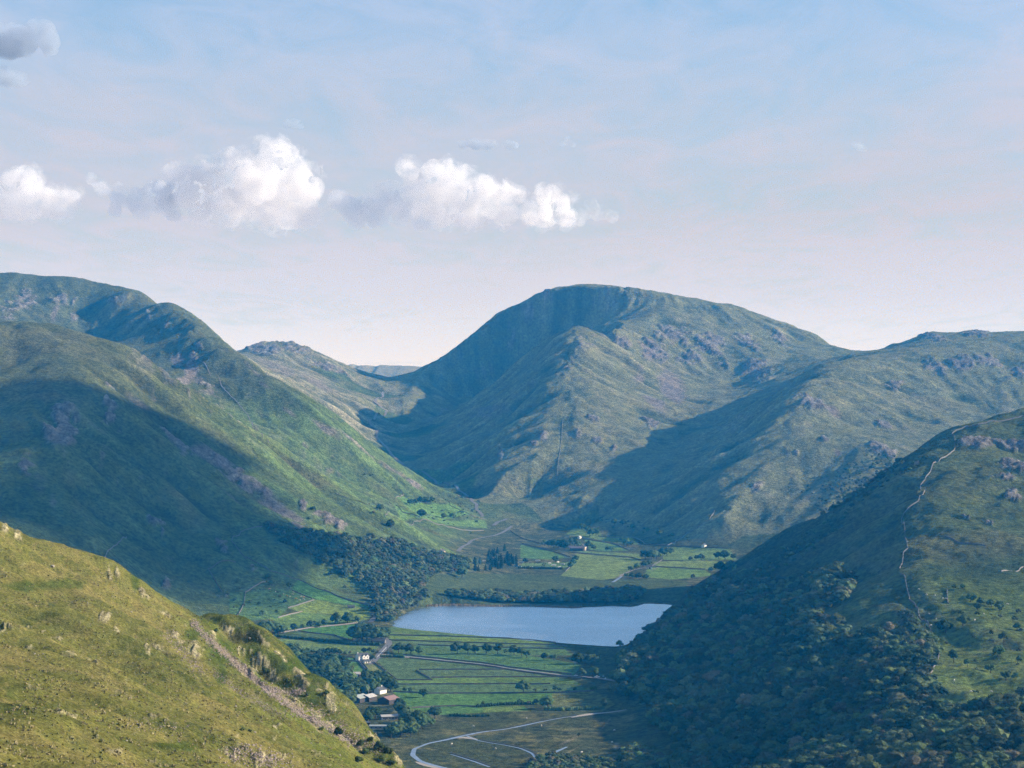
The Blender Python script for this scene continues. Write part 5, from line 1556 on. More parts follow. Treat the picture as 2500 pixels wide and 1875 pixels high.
def gable_roof(bm, L, W, H, RH, x0=0, y0=0, ov=0.4, t=0.22):
    s = RH / (W / 2); yo = W / 2 + ov
    pr = [(-yo, H - ov * s + 0.05), (0, H + RH + 0.05), (yo, H - ov * s + 0.05), (yo, H - ov * s + 0.05 + t), (0, H + RH + 0.05 + t * 1.15), (-yo, H - ov * s + 0.05 + t)]
    a = [bm.verts.new((x0 - L / 2 - ov, y0 + p[0], p[1])) for p in pr]; b = [bm.verts.new((x0 + L / 2 + ov, y0 + p[0], p[1])) for p in pr]
    bm.faces.new((a[0], a[1], a[4], a[5])); bm.faces.new((a[1], a[2], a[3], a[4])); bm.faces.new((b[0], b[5], b[4], b[1])); bm.faces.new((b[1], b[4], b[3], b[2]))
    for i in range(6):
        j = (i + 1) % 6
        bm.faces.new((a[i], b[i], b[j], a[j]))


def building(name, px, py, L, W, H, RH, rz, label, cat, wall_m, roof_m, wins=(), chim=(), doors=(), group=None, ymin=1155.0):
    q = hit(px, py, ymin)
    r = bpy.data.objects.new(name, None); COL.objects.link(r)
    r.location = (q[0], q[1] + W * 0.4, q[2]); r.rotation_euler = (0, 0, R(rz)); tag(r, label, cat, group)
    bm = bmesh.new(); gable_wall(bm, L, W, H, RH); part('wall', wall_m, r, bm=bm)
    bm = bmesh.new(); gable_roof(bm, L, W, H, RH); rf = part('roof', roof_m, r, bm=bm)
    for (x, y) in chim:
        part('chimney', wall_m, rf, (x - 0.5, x + 0.5, y - 0.4, y + 0.4, H, H + RH + 1.3))
    for (face, x, z, w, h) in wins:                       # face f: long side to the viewer; l / r: gable ends
        if face == 'f': b = (x - w / 2, x + w / 2, -W / 2 - 0.05, -W / 2 + 0.1, z, z + h)
        elif face == 'r': b = (L / 2 - 0.1, L / 2 + 0.05, x - w / 2, x + w / 2, z, z + h)
        else: b = (-L / 2 - 0.05, -L / 2 + 0.1, x - w / 2, x + w / 2, z, z + h)
        part('window', M_GLASS, r, b)
    for (face, x, w, h) in doors:
        b = (x - w / 2, x + w / 2, -W / 2 - 0.06, -W / 2 + 0.1, -0.2, h) if face == 'f' else (L / 2 - 0.1, L / 2 + 0.06, x - w / 2, x + w / 2, -0.2, h)
        part('door', M_DARKWOOD, r, b)
    return r


fh = building('farmhouse', 884, 1613, 13.5, 8, 5.6, 2.8, 32, 'white farmhouse with two front gables beside the farm track', 'farmhouse', M_WHITE, M_SLATE, [('f', -4.6, 3.2, 0.9, 1.2), ('f', -4.6, 0.8, 0.9, 1.3)], [(-6.0, 0)], [('f', -2.6, 1.0, 2.1)])
for x0, wdt in ((-0.4, 4.2), (4.0, 4.2)):                 # the two front gables
    bm = bmesh.new(); gable_wall(bm, 4.0, wdt, 5.1, 1.9)
    for v in bm.verts: v.co = Vector((v.co.y + x0, -v.co.x - 3.4, v.co.z))
    part('gable', M_WHITE, fh, bm=bm)
    bm = bmesh.new(); gable_roof(bm, 5.0, wdt, 5.1, 1.9, 0.6, 0, 0.25)
    for v in bm.verts: v.co = Vector((v.co.y + x0, v.co.x - 3.4, v.co.z))
    part('gable_roof', M_SLATE, fh, bm=bm)
    for z in (0.9, 3.4): part('window', M_GLASS, fh, (x0 - 0.5, x0 + 0.5, -5.45, -5.3, z, z + 1.2))
building('farm_outhouse', 895, 1619, 7, 4.5, 2.3, 1.6, 30, 'low dark roofed outhouse in front of the white farmhouse', 'outhouse', M_WHITE, M_SLATE, [('f', 1.6, 0.7, 2.2, 1.1)], (), [('f', -1.5, 1.0, 1.9)])
building('barn', 875, 1715, 17, 13, 4.5, 2.6, 62, 'barn with a grey green roof, leftmost of the three barns', 'barn', M_DARKWOOD, M_GREYROOF, [('r', -3, 1.5, 2.0, 1.0), ('l', 3, 1.5, 2, 1)], (), [('r', 1, 4.5, 3.6)])
building('barn', 899, 1712, 15, 11, 4.2, 2.3, 62, 'barn with a pale roof, middle one of the three barns', 'barn', M_DARKWOOD, M_PALEROOF, [('r', 3, 1.5, 2, 1)], (), [('r', -1, 3.5, 3.2)])
building('barn', 948, 1719, 18, 14, 4.6, 2.8, 58, 'barn with a rust red roof, rightmost of the three barns', 'barn', M_DARKWOOD, M_REDROOF, [('r', -3, 1.5, 2, 1), ('r', 4, 1.5, 2, 1)], (), [('r', 0, 4.0, 3.4)])
building('house', 928, 1694, 11, 8, 4.0, 3.0, 55, 'white gabled house half hidden behind the barns', 'house', M_WHITE, M_SLATE, [('r', -2, 1, 1, 1.2), ('r', 2, 1, 1, 1.2)], [(2, 0)])
building('long_shed', 950, 1757, 16, 7, 3.0, 1.4, 14, 'long shed with a pale grey roof below the barns', 'shed', M_HOUSESTONE, M_PALEROOF, [('f', x, 1.0, 1.4, 1.0) for x in (-6, -3, 0, 3, 6)], (), [('f', -4.5, 1.1, 2.0)])
building('lodge', 880, 1762, 14, 5, 2.6, 1.1, 3, 'long dark cabin with white end beside the near crag', 'cabin', M_DARKWOOD, M_SLATE, [('f', x, 0.9, 1.3, 1.0) for x in (-5, -2, 1, 4)], (), [('f', 6, 0.9, 1.9)])
building('lodge', 886, 1771, 13, 5, 2.5, 1.0, 3, 'second dark cabin just below the long dark cabin', 'cabin', M_DARKWOOD, M_SLATE, [('f', x, 0.9, 1.3, 1.0) for x in (-4, -1, 2, 5)])
building('caravan_shed', 918, 1779, 12, 5, 2.4, 0.8, 0, 'low shed with a grey roof nearest the foreground crag', 'shed', M_HOUSESTONE, M_GREYROOF, [('f', x, 0.8, 1.2, 1.0) for x in (-4, 0, 4)])
building('caravan_shed', 944, 1779, 9, 5, 2.4, 0.8, 0, 'small grey roofed shed right of the low shed', 'shed', M_HOUSESTONE, M_GREYROOF, [('f', x, 0.8, 1.2, 1.0) for x in (-2, 2)])
building('stone_barn', 871, 1652, 7, 5, 3.0, 1.8, 8, 'pale stone building beside the farm track', 'barn', M_CREAM, M_PALEROOF, [('f', -1.5, 0.9, 1, 1)], (), [('f', 1.5, 1.4, 2.1)])
building('stone_barn', 883, 1652, 6, 4, 2.0, 1.2, 12, 'brown lean shed next to the pale stone building', 'shed', simple_mat('brown_boards', (0.16, 0.09, 0.06), 0.9, 0.3, 1), M_REDROOF, [('f', 0, 0.6, 1, 0.8)])
building('slate_house', 925, 1571, 16, 8, 3.4, 2.8, -8, 'grey slate house under the tall clump by the road bend', 'house', M_HOUSESTONE, M_SLATE, [('f', x, 0.9, 0.9, 1.1) for x in (-5, -2, 2, 5)], [(-6.5, 0), (6.5, 0)], [('f', 0, 1, 2)])
building('cottage', 600, 1546, 9, 6, 4.2, 2.4, 20, 'white cottage showing behind the foreground crag', 'cottage', M_WHITE, M_SLATE, [('f', -2.5, 2.6, 0.9, 1.1), ('f', 2.5, 2.6, 0.9, 1.1)], [(4, 0)])
building('old_hall', 1425, 1344, 12, 9, 7.0, 3.6, 70, 'tall cream old hall beside the purple roofed barn', 'house', simple_mat('warm_render', (0.60, 0.48, 0.38), 0.85, 0.1, 0.5), M_SLATE, [('r', -2, 1.2, 1.1, 1.4), ('r', 2, 1.2, 1.1, 1.4), ('r', 0, 4.6, 1.1, 1.4)], [(-5, 0)])
building('hall_barn', 1407, 1345, 24, 10, 5.0, 3.0, 0, 'long barn with a purple slate roof at the old hall', 'barn', M_DARKWOOD, simple_mat('purple_slate', (0.13, 0.11, 0.135), 0.7, 0.2, 0.6), [('f', -7, 2, 1.4, 1.2), ('f', 5, 2, 1.4, 1.2)], (), [('f', 0, 4, 3.8)])
building('cottage', 1395, 1341, 8, 6, 4, 2.4, 10, 'small pale cottage at the left end of the purple roofed barn', 'cottage', M_CREAM, M_SLATE, [('f', -2, 1, 1, 1), ('f', 2, 1, 1, 1)])
building('field_barn', 1585, 1389, 10, 6, 3.2, 2.2, 0, 'lone white field barn by the stream trees', 'barn', M_WHITE, M_SLATE, [('f', -3, 1, 1, 1)], (), [('f', 1, 2.6, 2.8)])
building('field_barn', 1719, 1336, 9, 6, 4, 2.4, 60, 'tiny white barn at the foot of the spur', 'barn', M_WHITE, M_SLATE, [('r', 0, 1, 1, 1)])
building('cottage', 1079, 1352, 10, 7, 4.6, 2.8, 65, 'cream gabled cottage at the edge of the hillside wood', 'cottage', simple_mat('ochre_render', (0.62, 0.50, 0.38), 0.85, 0.1, 0.5), M_SLATE, [('r', -1.6, 1, 1, 1.2), ('r', 1.6, 1, 1, 1.2)], [(-4, 0)])
building('cottage', 1062, 1361, 12, 6, 3.2, 2.2, 5, 'grey cottage low among the hillside wood', 'cottage', M_HOUSESTONE, M_PALEROOF, [('f', x, 0.9, 1, 1) for x in (-4, 0, 4)])
building('field_barn', 1415, 1315, 8, 5, 3.2, 2.0, 60, 'small pale ruin above the old hall', 'barn', M_CREAM, M_PALEROOF, [('r', 0, 1, 1, 1)])
building('hill_barn', 857, 1485, 9, 6, 2.4, 1.6, 10, 'little stone barn in the yellow hill field', 'barn', M_HOUSESTONE, M_SLATE, [('f', -2, 0.9, 0.8, 0.8)], (), [('f', 1, 1.2, 1.9)])


def caravan(px, py, label, L=6.0, H=2.4, name='caravan', m=None, rz=0, group='caravans on the campsite'):
    q = hit(px, py)
    r = bpy.data.objects.new(name, None); COL.objects.link(r)
    r.location = q; r.rotation_euler = (0, 0, R(rz)); tag(r, label, 'caravan', group)
    bm = bmesh.new(); box_bm(bm, -L / 2, L / 2, -1.1, 1.1, 0.5, H)
    bmesh.ops.bevel(bm, geom=bm.edges[:], offset=0.28, segments=2, affect='EDGES')
    part('body', m or M_WHITE, r, bm=bm)
    part('window', M_GLASS, r, (-L / 2 + 0.7, L / 2 - 0.7, -1.14, -1.0, 1.35, 1.95))
    for x in (-0.5, 0.5):
        bm = bmesh.new(); bmesh.ops.create_cone(bm, cap_ends=True, segments=10, radius1=0.35, radius2=0.35, depth=0.25, matrix=Matrix.Translation((x, -1.05, 0.35)) @ Matrix.Rotation(R(90), 4, 'X'))
        part('wheel', M_DARKWOOD, r, bm=bm)


for (px, py, lb, L, rz) in ((1313, 1371, 'large white caravan alone in the middle of the campsite', 8, 5), (1342, 1377, 'small white caravan right of the campsite tree', 5, 20), (1362, 1374, 'white caravan beside the campsite scrub', 6, 60), (1272, 1375, 'cream caravan by the plantation edge', 8, 10), (1260, 1383, 'white caravan lowest by the plantation', 8, -5), (1274, 1387, 'white caravan at the left end of the campsite hedge', 5, 30), (1297, 1387, 'white caravan behind the middle of the campsite hedge', 5, 0),
                          (1352, 1382, 'long pale caravan near the right end of the campsite hedge', 8, 10), (1366, 1387, 'pale caravan at the right end of the campsite hedge', 7, 40), (1374, 1379, 'cream caravan under the round campsite trees', 7, -10), (1183, 1372, 'white caravan among the plantation trees', 7, 10)):
    caravan(px, py, lb, L, 2.7, rz=rz)


def car(px, py, m, label, rz, big=1.0):
    q = hit(px, py)
    r = bpy.data.objects.new('parked_car', None); COL.objects.link(r)
    r.location = (q[0], q[1], q[2] + 0.25); r.rotation_euler = (0, 0, R(rz)); r.scale = (big, big, big); tag(r, label, 'car', 'vehicles by the lane')
    bm = bmesh.new(); box_bm(bm, -2.1, 2.1, -0.85, 0.85, 0.35, 0.95); bmesh.ops.bevel(bm, geom=bm.edges[:], offset=0.12, segments=2, affect='EDGES'); part('body', m, r, bm=bm)
    bm = bmesh.new(); box_bm(bm, -1.3, 0.9, -0.75, 0.75, 0.95, 1.5)
    for v in bm.verts:
        if v.co.z > 1.2: v.co.x *= 0.75; v.co.y *= 0.85
    part('cabin', M_GLASS, r, bm=bm)
    part('roof', m, r, (-0.95, 0.65, -0.6, 0.6, 1.5, 1.56))
    for x in (-1.35, 1.35):
        for y in (-0.8, 0.8):
            bm = bmesh.new(); bmesh.ops.create_cone(bm, cap_ends=True, segments=12, radius1=0.33, radius2=0.33, depth=0.22, matrix=Matrix.Translation((x, y, 0.33)) @ Matrix.Rotation(R(90), 4, 'X'))
            part('wheel', M_DARKWOOD, r, bm=bm)


M_CARW = simple_mat('white_car_paint', (0.78, 0.78, 0.78), 0.3, 0.02, 1, 0.5)
M_CARG = simple_mat('grey_car_paint', (0.30, 0.33, 0.38), 0.3, 0.02, 1, 0.5)
car(1406, 1651, M_CARW, 'white car on the lane at the field corner', 5)
car(1458, 1655, M_CARW, 'white van parked under the shaded trees', 10, 1.3)
car(1473, 1653, M_CARG, 'grey car parked behind the white van', 80)
car(1478, 1658, M_CARW, 'small white car right of the grey car', 85, 0.9)


def pole(px, py, h, label, m=M_DARKWOOD, rad=0.16, name='utility_pole'):
    q = hit(px, py)
    r = bpy.data.objects.new(name, None); COL.objects.link(r); r.location = q; tag(r, label, 'pole', 'poles')
    bm = bmesh.new(); bmesh.ops.create_cone(bm, cap_ends=True, segments=8, radius1=rad, radius2=rad * 0.7, depth=h + 0.6, matrix=Matrix.Translation((0, 0, h / 2 - 0.3)))
    part('post', m, r, bm=bm)
    part('crossarm', m, r, (-0.9, 0.9, -0.08, 0.08, h - 0.7, h - 0.5))


pole(946, 1593, 9, 'dark pole at the road bend by the three broad trees')
pole(847, 1597, 8, 'dark pole left of the white farmhouse')
pole(900, 1702, 13, 'tall pale pole rising behind the barns', M_PALEROOF)
pole(1330, 1639, 8, 'thin pole above the right end of the straight lane')
pole(1486, 1655, 9, 'pole at the shaded end of the lane')

# ------------------------------------------------------------------ animals
def skin_mesh(name, verts, edges, rad, m):
    me = bpy.data.meshes.new(name); me.from_pydata(verts, edges, [])
    o = bpy.data.objects.new(name, me); COL.objects.link(o)
    md = o.modifiers.new('s', 'SKIN'); o.modifiers.new('d', 'SUBSURF').levels = 1
    for v, r in zip(me.skin_vertices[0].data, rad): v.radius = (r, r)
    me.skin_vertices[0].data[0].use_root = True
    dg = bpy.context.evaluated_depsgraph_get()
    ev = bpy.data.meshes.new_from_object(o.evaluated_get(dg))
    bpy.data.objects.remove(o); bpy.data.meshes.remove(me)
    ev.name = name; ev.materials.clear(); ev.materials.append(m)
    for p in ev.polygons: p.use_smooth = True
    return ev


def quad_animal(name, m, L, H, body, leg, head_down):
    hz_ = H * 0.72
    hx = L * 0.72; hh = H * (0.25 if head_down else 1.02)
    V = [(0, 0, hz_), (L * 0.42, 0, hz_), (-L * 0.42, 0, hz_ * 1.02), (L * 0.56, 0, (hz_ + hh) / 2 + 0.06), (hx, 0, hh), (hx + L * 0.13, 0, hh - 0.06)]
    E = [(0, 1), (0, 2), (1, 3), (3, 4), (4, 5)]; Rr = [body, body * 0.92, body * 0.88, body * 0.5, body * 0.38, body * 0.26]
    for x, base in ((L * 0.38, 1), (-L * 0.40, 2)):
        for y in (-body * 0.6, body * 0.6):
            a = len(V); V += [(x, y, hz_ * 0.62), (x - 0.03 * L * (1 if base == 2 else 0), y, hz_ * 0.32), (x, y, 0.0)]; E += [(base, a), (a, a + 1), (a + 1, a + 2)]; Rr += [leg * 1.6, leg, leg * 0.8]
    a = len(V); V += [(-L * 0.52, 0, hz_ * 1.05), (-L * 0.55, 0, hz_ * 0.5)]; E += [(2, a), (a, a + 1)]; Rr += [leg * 0.5, leg * 0.4]
    return skin_mesh(name, V, E, Rr, m)


M_TAN = simple_mat('tan_hide', (0.55, 0.27, 0.12), 0.9, 0.15, 2)
M_PALE = simple_mat('cream_hide', (0.68, 0.60, 0.50), 0.9, 0.1, 2)
M_BLACK = simple_mat('black_hide', (0.03, 0.027, 0.025), 0.9, 0.1, 2)
M_WOOL = simple_mat('wool', (0.66, 0.62, 0.55), 0.95, 0.1, 3)
COWS = {k: quad_animal('cow', m, 2.2, 1.5, 0.40, 0.10, True) for k, m in (('tan', M_TAN), ('cream', M_PALE), ('black', M_BLACK))}
SHEEP = quad_animal('sheep', M_WOOL, 1.25, 0.85, 0.33, 0.06, True)
random.seed(5)


def animal(kind, me, px, py, label, group, near=False, sc_=1.0):
    q = hit(px, py, 300 if near else 1155, near)
    if q is None: return
    o = bpy.data.objects.new(kind, me); COL.objects.link(o); o.location = (q[0], q[1], hnow(q[0], q[1]) + 0.02); o.rotation_euler = (0, 0, random.uniform(0, 6.28)); o.scale = (sc_,) * 3
    tag(o, label, kind, group)


for i, (px, py) in enumerate(((658, 1439), (673, 1446), (692, 1451), (700, 1456), (708, 1458), (714, 1452), (722, 1463), (731, 1466), (741, 1464), (742, 1459), (716, 1447), (735, 1458))):
    k = 'cream' if i % 3 else 'tan'
    animal('cow', COWS[k], px, py, ('cream cow grazing the hill field left of the yellow field' if k == 'cream' else 'tan cow grazing the hill field left of the yellow field'), 'cream cows on the hill field' if k == 'cream' else 'tan cows on the hill field', sc_=1.25)
for px, py in ((1294, 1376), (1305, 1377), (1310, 1376), (1315, 1376), (1319, 1375), (1284, 1380)):
    animal('cow', COWS['black'], px, py, 'black cow lined up on the campsite meadow', 'black cows on the campsite meadow', sc_=1.3)
for px, py, lb in ((1286, 1755, 'white sheep above the river bend'), (1155, 1774, 'white sheep left of the river'), (1322, 1773, 'white sheep on the far river bank'), (1103, 1818, 'white sheep by the gravel spit'), (1210, 1829, 'white sheep in the loop of the river'), (1420, 1838, 'white sheep at the foot of the meadow'), (1500, 1784, 'two tone sheep near the wood edge'), (1494, 1814, 'sheep on the straw coloured strip')):
    animal('sheep', SHEEP, px, py, lb, 'sheep on the river meadow', sc_=1.7)
for px, py in ((2243, 1440), (2262, 1453), (2283, 1455), (2302, 1462), (2309, 1463), (2268, 1500), (2286, 1512), (2262, 1526), (2273, 1528), (2380, 1515), (2402, 1500), (2459, 1476), (2330, 1662), (2370, 1690), (2420, 1690)):
    animal('sheep', SHEEP, px, py, 'white sheep dotted over the hill pasture above the wood', 'sheep on the hill pasture', sc_=1.5)

# ------------------------------------------------------------------ boulders, stones and bushes of the foreground hill
M_ROCK = simple_mat('pale_rock', (0.34, 0.30, 0.25), 0.95, 0.35, 2.0)
def boulder_mesh(seed):
    g = np.random.default_rng(seed)
    v = ICO2_V.copy()
    for _ in range(9):
        d = g.normal(0, 1, 3); d /= np.linalg.norm(d); k = g.uniform(0.55, 0.85)
        s = v @ d; v = np.where((s > k)[:, None], v - (s - k)[:, None] * d, v)
    v = v * g.uniform(0.7, 1.2, 3) * (1 + g.normal(0, 0.03, (len(v), 1)))
    me = mesh_np('boulder', v, ICO2_F, False); me.materials.append(M_ROCK)
    return me


BOULD = [boulder_mesh(i) for i in range(6)]
BL = [(128, 1384, 12, 'large dark domed boulder near the top of the foreground hill'), (622, 1789, 9, 'pale boulder beside the dark tuft low on the hill'), (84, 1597, 5, 'white stone at the left of the white stone cluster'), (94, 1600, 4, 'small white stone in the white stone cluster'), (105, 1597, 5, 'white stone at the top of the white stone cluster'), (110, 1604, 5, 'white stone at the right of the white stone cluster'),
      (98, 1608, 4, 'lowest white stone of the white stone cluster'), (160, 1640, 5, 'pale stone under the dark heather patch'), (214, 1473, 5, 'pale stone on the crest of the middle fold'), (320, 1495, 6, 'pale stone just above the rocky line'), (232, 1668, 4, 'small stone alone on the dry grass'), (335, 1768, 6, 'left stone of the pair on the lower slope'), (346, 1766, 5, 'right stone of the pair on the lower slope'), (392, 1774, 5, 'pale stone left of the lower grass fold'),
      (428, 1777, 6, 'pale stone above the rocky bottom patch'), (309, 1809, 6, 'stone on the wet green patch edge'), (276, 1765, 4, 'tiny stone on the bare lower slope'), (540, 1693, 6, 'stone in the upper scree fan'), (575, 1725, 6, 'stone in the middle scree fan'), (512, 1612, 7, 'pale block at the top of the scree gully'), (610, 1560, 7, 'pale block on the far rocky knoll'), (672, 1592, 7, 'pale block at the edge of the far cliff'),
      (47, 1640, 4, 'stone at the left margin of the slope'), (140, 1842, 4, 'stone low at the left'), (700, 1800, 6, 'stone on the steep flank'), (760, 1815, 6, 'stone near the foot of the flank'), (830, 1845, 6, 'stone close to the bottom crag')]
for i, (px, py, s, lb) in enumerate(BL):
    q = hit(px, py, 300, True)
    if not q: continue
    o = bpy.data.objects.new('boulder', BOULD[i % 6]); COL.objects.link(o)
    r_ = s / FPX * q[1] * 0.5
    o.location = (q[0], q[1], hnow(q[0], q[1]) + r_ * 0.25); o.scale = (r_, r_, r_ * (0.95 if i else 0.8)); o.rotation_euler = (0, 0, i * 1.7)
    tag(o, lb, 'boulder', 'boulders on the foreground hill')

g = np.random.default_rng(21)
V, F, off = [], [], 0
for line, sp, cnt, sz in (('470,1520 520,1572 590,1632 660,1690 730,1740 800,1775 860,1815', 9, 2600, (0.25, 0.75)), ('520,1640 600,1700 690,1745', 10, 500, (0.2, 0.5)), ('640,1680 700,1692 745,1690', 9, 500, (0.25, 0.7)), ('400,1540 440,1580 490,1640', 16, 300, (0.25, 0.7)), ('560,1845 640,1850 700,1865', 26, 330, (0.3, 0.8)), ('330,1765 400,1780 460,1775', 30, 90, (0.2, 0.5)), ('700,1720 780,1745 860,1800 930,1835', 24, 500, (0.25, 0.8))):
    L = np.array(P2(line)); seg = np.linalg.norm(np.diff(L, axis=0), axis=1); cum = np.r_[0, np.cumsum(seg)] / seg.sum()
    t = g.uniform(0, 1, cnt)
    px = np.interp(t, cum, L[:, 0]) + g.normal(0, sp * 0.55, cnt); py = np.interp(t, cum, L[:, 1]) + g.normal(0, sp * 0.55, cnt)
    for a, b in zip(px, py):
        q = hit(a, b, 300, True)
        if not q: continue
        r_ = g.uniform(*sz) * g.uniform(0.35, 0.85)
        v = ICO_V[:12] if False else ICO_V
        M = Matrix.Rotation(g.uniform(0, 6.28), 3, 'Z') @ Matrix.Rotation(g.normal(0, 0.5), 3, 'X')
        oct_ = np.array([(1, 0, 0), (-.8, .1, 0), (0.1, 1, 0), (0, -.9, .1), (0, .1, .7), (.1, 0, -.7)]) * g.uniform(0.7, 1.2, (6, 1))
        vv = (oct_ @ np.array(M)) * r_ + np.array([q[0], q[1], hnow(q[0], q[1]) + r_ * 0.15])
        V.append(vv); F.append(np.array([(0, 2, 4), (2, 1, 4), (1, 3, 4), (3, 0, 4), (2, 0, 5), (1, 2, 5), (3, 1, 5), (0, 3, 5)]) + off); off += 6
M_SCREE = simple_mat('pink_scree', (0.33, 0.265, 0.225), 0.95, 0.35, 1.2)
tag(link('scree_stones', mesh_np('scree_stones', np.concatenate(V), np.concatenate(F), False), M_SCREE), 'loose pink scree stones in the gully of the foreground hill', None, None, 'stuff')

# tussocks of bleached and dark grass
def tussocks(name, cnt, seed, m, hlo, hhi, label):
    g = np.random.default_rng(seed)
    V, F, off = [], [], 0
    for _ in range(cnt):
        px, py = g.uniform(0, 980), g.uniform(1310, 1874)
        q = hit(px, py, 300, True)
        if not q or q[1] > 990: continue
        if fbm(np.array([q[0]]), np.array([q[1]]), 20, 2, 0.5, seed)[0] < -0.02: continue
        z = hnow(q[0], q[1]); h = g.uniform(hlo, hhi)
        for k in range(4):
            a = g.uniform(0, 6.283); w = h * g.uniform(0.35, 0.6); lx, ly = g.normal(0, h * 0.45, 2)
            dx, dy = math.cos(a) * w, math.sin(a) * w
            V += [(q[0] - dx, q[1] - dy, z - 0.1), (q[0] + dx, q[1] + dy, z - 0.1), (q[0] + dx * 0.8 + lx, q[1] + dy * 0.8 + ly, z + h * 0.8), (q[0] - dx * 0.6 + lx, q[1] - dy * 0.6 + ly, z + h)]
            F.append((off, off + 1, off + 2, off + 3)); off += 4
    tag(link(name, mesh_np(name, np.array(V), np.array(F), False), m), label, None, None, 'stuff')


tussocks('grass', 6000, 61, simple_mat('bleached_grass', (0.34, 0.29, 0.14), 0.95, 0.3, 0.4), 0.2, 0.5, 'tussocks of bleached grass over the foreground hill')
tussocks('bracken', 1800, 62, simple_mat('bracken_tufts', (0.15, 0.165, 0.055), 0.95, 0.35, 0.4), 0.15, 0.42, 'tufts of dark bracken and rush over the foreground hill')

BS = [(651, 1644, 18, 'dark round bush below the pale cliff'), (828, 1796, 22, 'dark bush low on the steep flank'), (592, 1784, 9, 'dark tuft beside the pale boulder'), (610, 1786, 7, 'small tuft left of the pale boulder'), (786, 1785, 12, 'small dark bush above the steep flank'), (880, 1822, 16, 'bush above the bottom crag'), (888, 1842, 18, 'darker bush in the bottom crag'), (905, 1812, 15, 'bush on the edge of the lower crag'), (925, 1830, 20, 'bush hanging on the bottom cliff'), (948, 1840, 22, 'bush at the outer edge of the bottom cliff'), (935, 1862, 20, 'lowest bush on the bottom cliff'),
      (797, 1695, 12, 'bush on top of the pale cliff tower'), (740, 1605, 10, 'small bush on the knoll edge'), (875, 1862, 18, 'bush at the foot of the flank'), (528, 1543, 10, 'dark tuft in the notch of the far knoll'), (955, 1868, 16, 'bush right at the frame bottom by the cliff'), (748, 1700, 12, 'bush left of the cliff tower'), (700, 1665, 9, 'tuft under the pale cliff band')]
for i, (px, py, s, lb) in enumerate(BS):
    q = hit(px, py, 300, True)
    if q: put_tree('gorse_bush', q[0], q[1], hnow(q[0], q[1]) - 0.1, s / FPX * q[1] * 1.05, TREES['bush'][i % 3], lb, 'bushes on the foreground hill', 'bush')
# ------------------------------------------------------------------ clouds
from mathutils import noise as mnoise


def cloud_material(name, dens, aniso=0.2, lo=0.38, hi=0.66, scale=0.007, col=(0.955, 0.945, 0.955)):
    m, nt = mat(name)
    pos = nt.n('ShaderNodeTexCoord').outputs['Object']
    n = nt.noise(pos, scale, 8, 0.66, 0.4)
    d = nt.math('MULTIPLY', nt.smooth(n, lo, hi), dens)
    v = nt.n('ShaderNodeVolumePrincipled', ins={'Color': (*col, 1), 'Density': d, 'Anisotropy': aniso, 'Absorption Color': (0, 0, 0, 1)})
    o = nt.n('ShaderNodeOutputMaterial'); nt.t.links.new(v.outputs[0], o.inputs['Volume'])
    try: m.cycles.volume_step_rate = 0.5
    except Exception: pass
    return m


def cloud(balls, vox, m, label, amp, freq, seed, group='clouds', name='cumulus_cloud', flat=None, kids=6, parent=None):
    """union of balls (world), skinned by a voxel remesh and roughened"""
    c0 = np.mean([b[:3] for b in balls], axis=0)
    bm = bmesh.new()
    if kids:
        gk = np.random.default_rng(seed + 77); more = []
        for (x, y, z, r) in balls:
            for _ in range(kids):
                d = gk.normal(0, 1, 3); d /= np.linalg.norm(d); d[2] = abs(d[2]) if gk.random() < 0.75 else d[2]
                more.append((*(np.array((x, y, z)) + d * r * gk.uniform(0.8, 1.0)), r * gk.uniform(0.28, 0.5)))
        balls = list(balls) + more
    for (x, y, z, r) in balls:
        bmesh.ops.create_icosphere(bm, subdivisions=2, radius=r, matrix=Matrix.Translation(Vector((x, y, z)) - Vector(c0)))
    me = bpy.data.meshes.new(name); bm.to_mesh(me); bm.free()
    o = bpy.data.objects.new(name, me); COL.objects.link(o)
    md = o.modifiers.new('r', 'REMESH'); md.mode = 'VOXEL'; md.voxel_size = vox
    dg = bpy.context.evaluated_depsgraph_get()
    ev = bpy.data.meshes.new_from_object(o.evaluated_get(dg)); bpy.data.objects.remove(o); bpy.data.meshes.remove(me)
    off = Vector((seed * 37.1, seed * 11.7, 0))
    for v in ev.vertices:
        p = v.co
        q = p * freq + off
        k = 0.0; a = 1.0
        for i in range(4):
            k += a * (0.55 - abs(mnoise.noise(q)) * 1.6); q = q * 2.1; a *= 0.52
        v.co = p + v.normal * (k * amp)
        if flat is not None and v.co.z < flat - c0[2]:
            v.co.z = flat - c0[2] + (v.co.z - flat + c0[2]) * 0.15
    bmi = bmesh.new(); bmi.from_mesh(ev)                 # drop hollows left inside the skin
    seen = set(); bad = []
    for v0 in bmi.verts:
        if v0 in seen: continue
        st, isl = [v0], []
        seen.add(v0)
        while st:
            v = st.pop(); isl.append(v)
            for e in v.link_edges:
                w = e.other_vert(v)
                if w not in seen: seen.add(w); st.append(w)
        fs = {f for v in isl for f in v.link_faces}
        vol = sum(f.calc_center_median().dot(f.normal) * f.calc_area() for f in fs)
        if vol < 0 or len(isl) < 30: bad += isl
    if bad: bmesh.ops.delete(bmi, geom=bad, context='VERTS')
    bmi.to_mesh(ev); bmi.free()
    if parent is not None:
        ev.name = 'core'
        o = link('core', ev, m, parent); o.location = Vector(c0) - parent.location
        return o
    ev.name = name
    o = link(name, ev, m); o.location = c0
    return tag(o, label, 'cloud', group)


M_FRINGE = cloud_material('cloud_fringe', 0.0042, 0.2, 0.46, 0.68, 0.0065, (0.965, 0.96, 0.97))


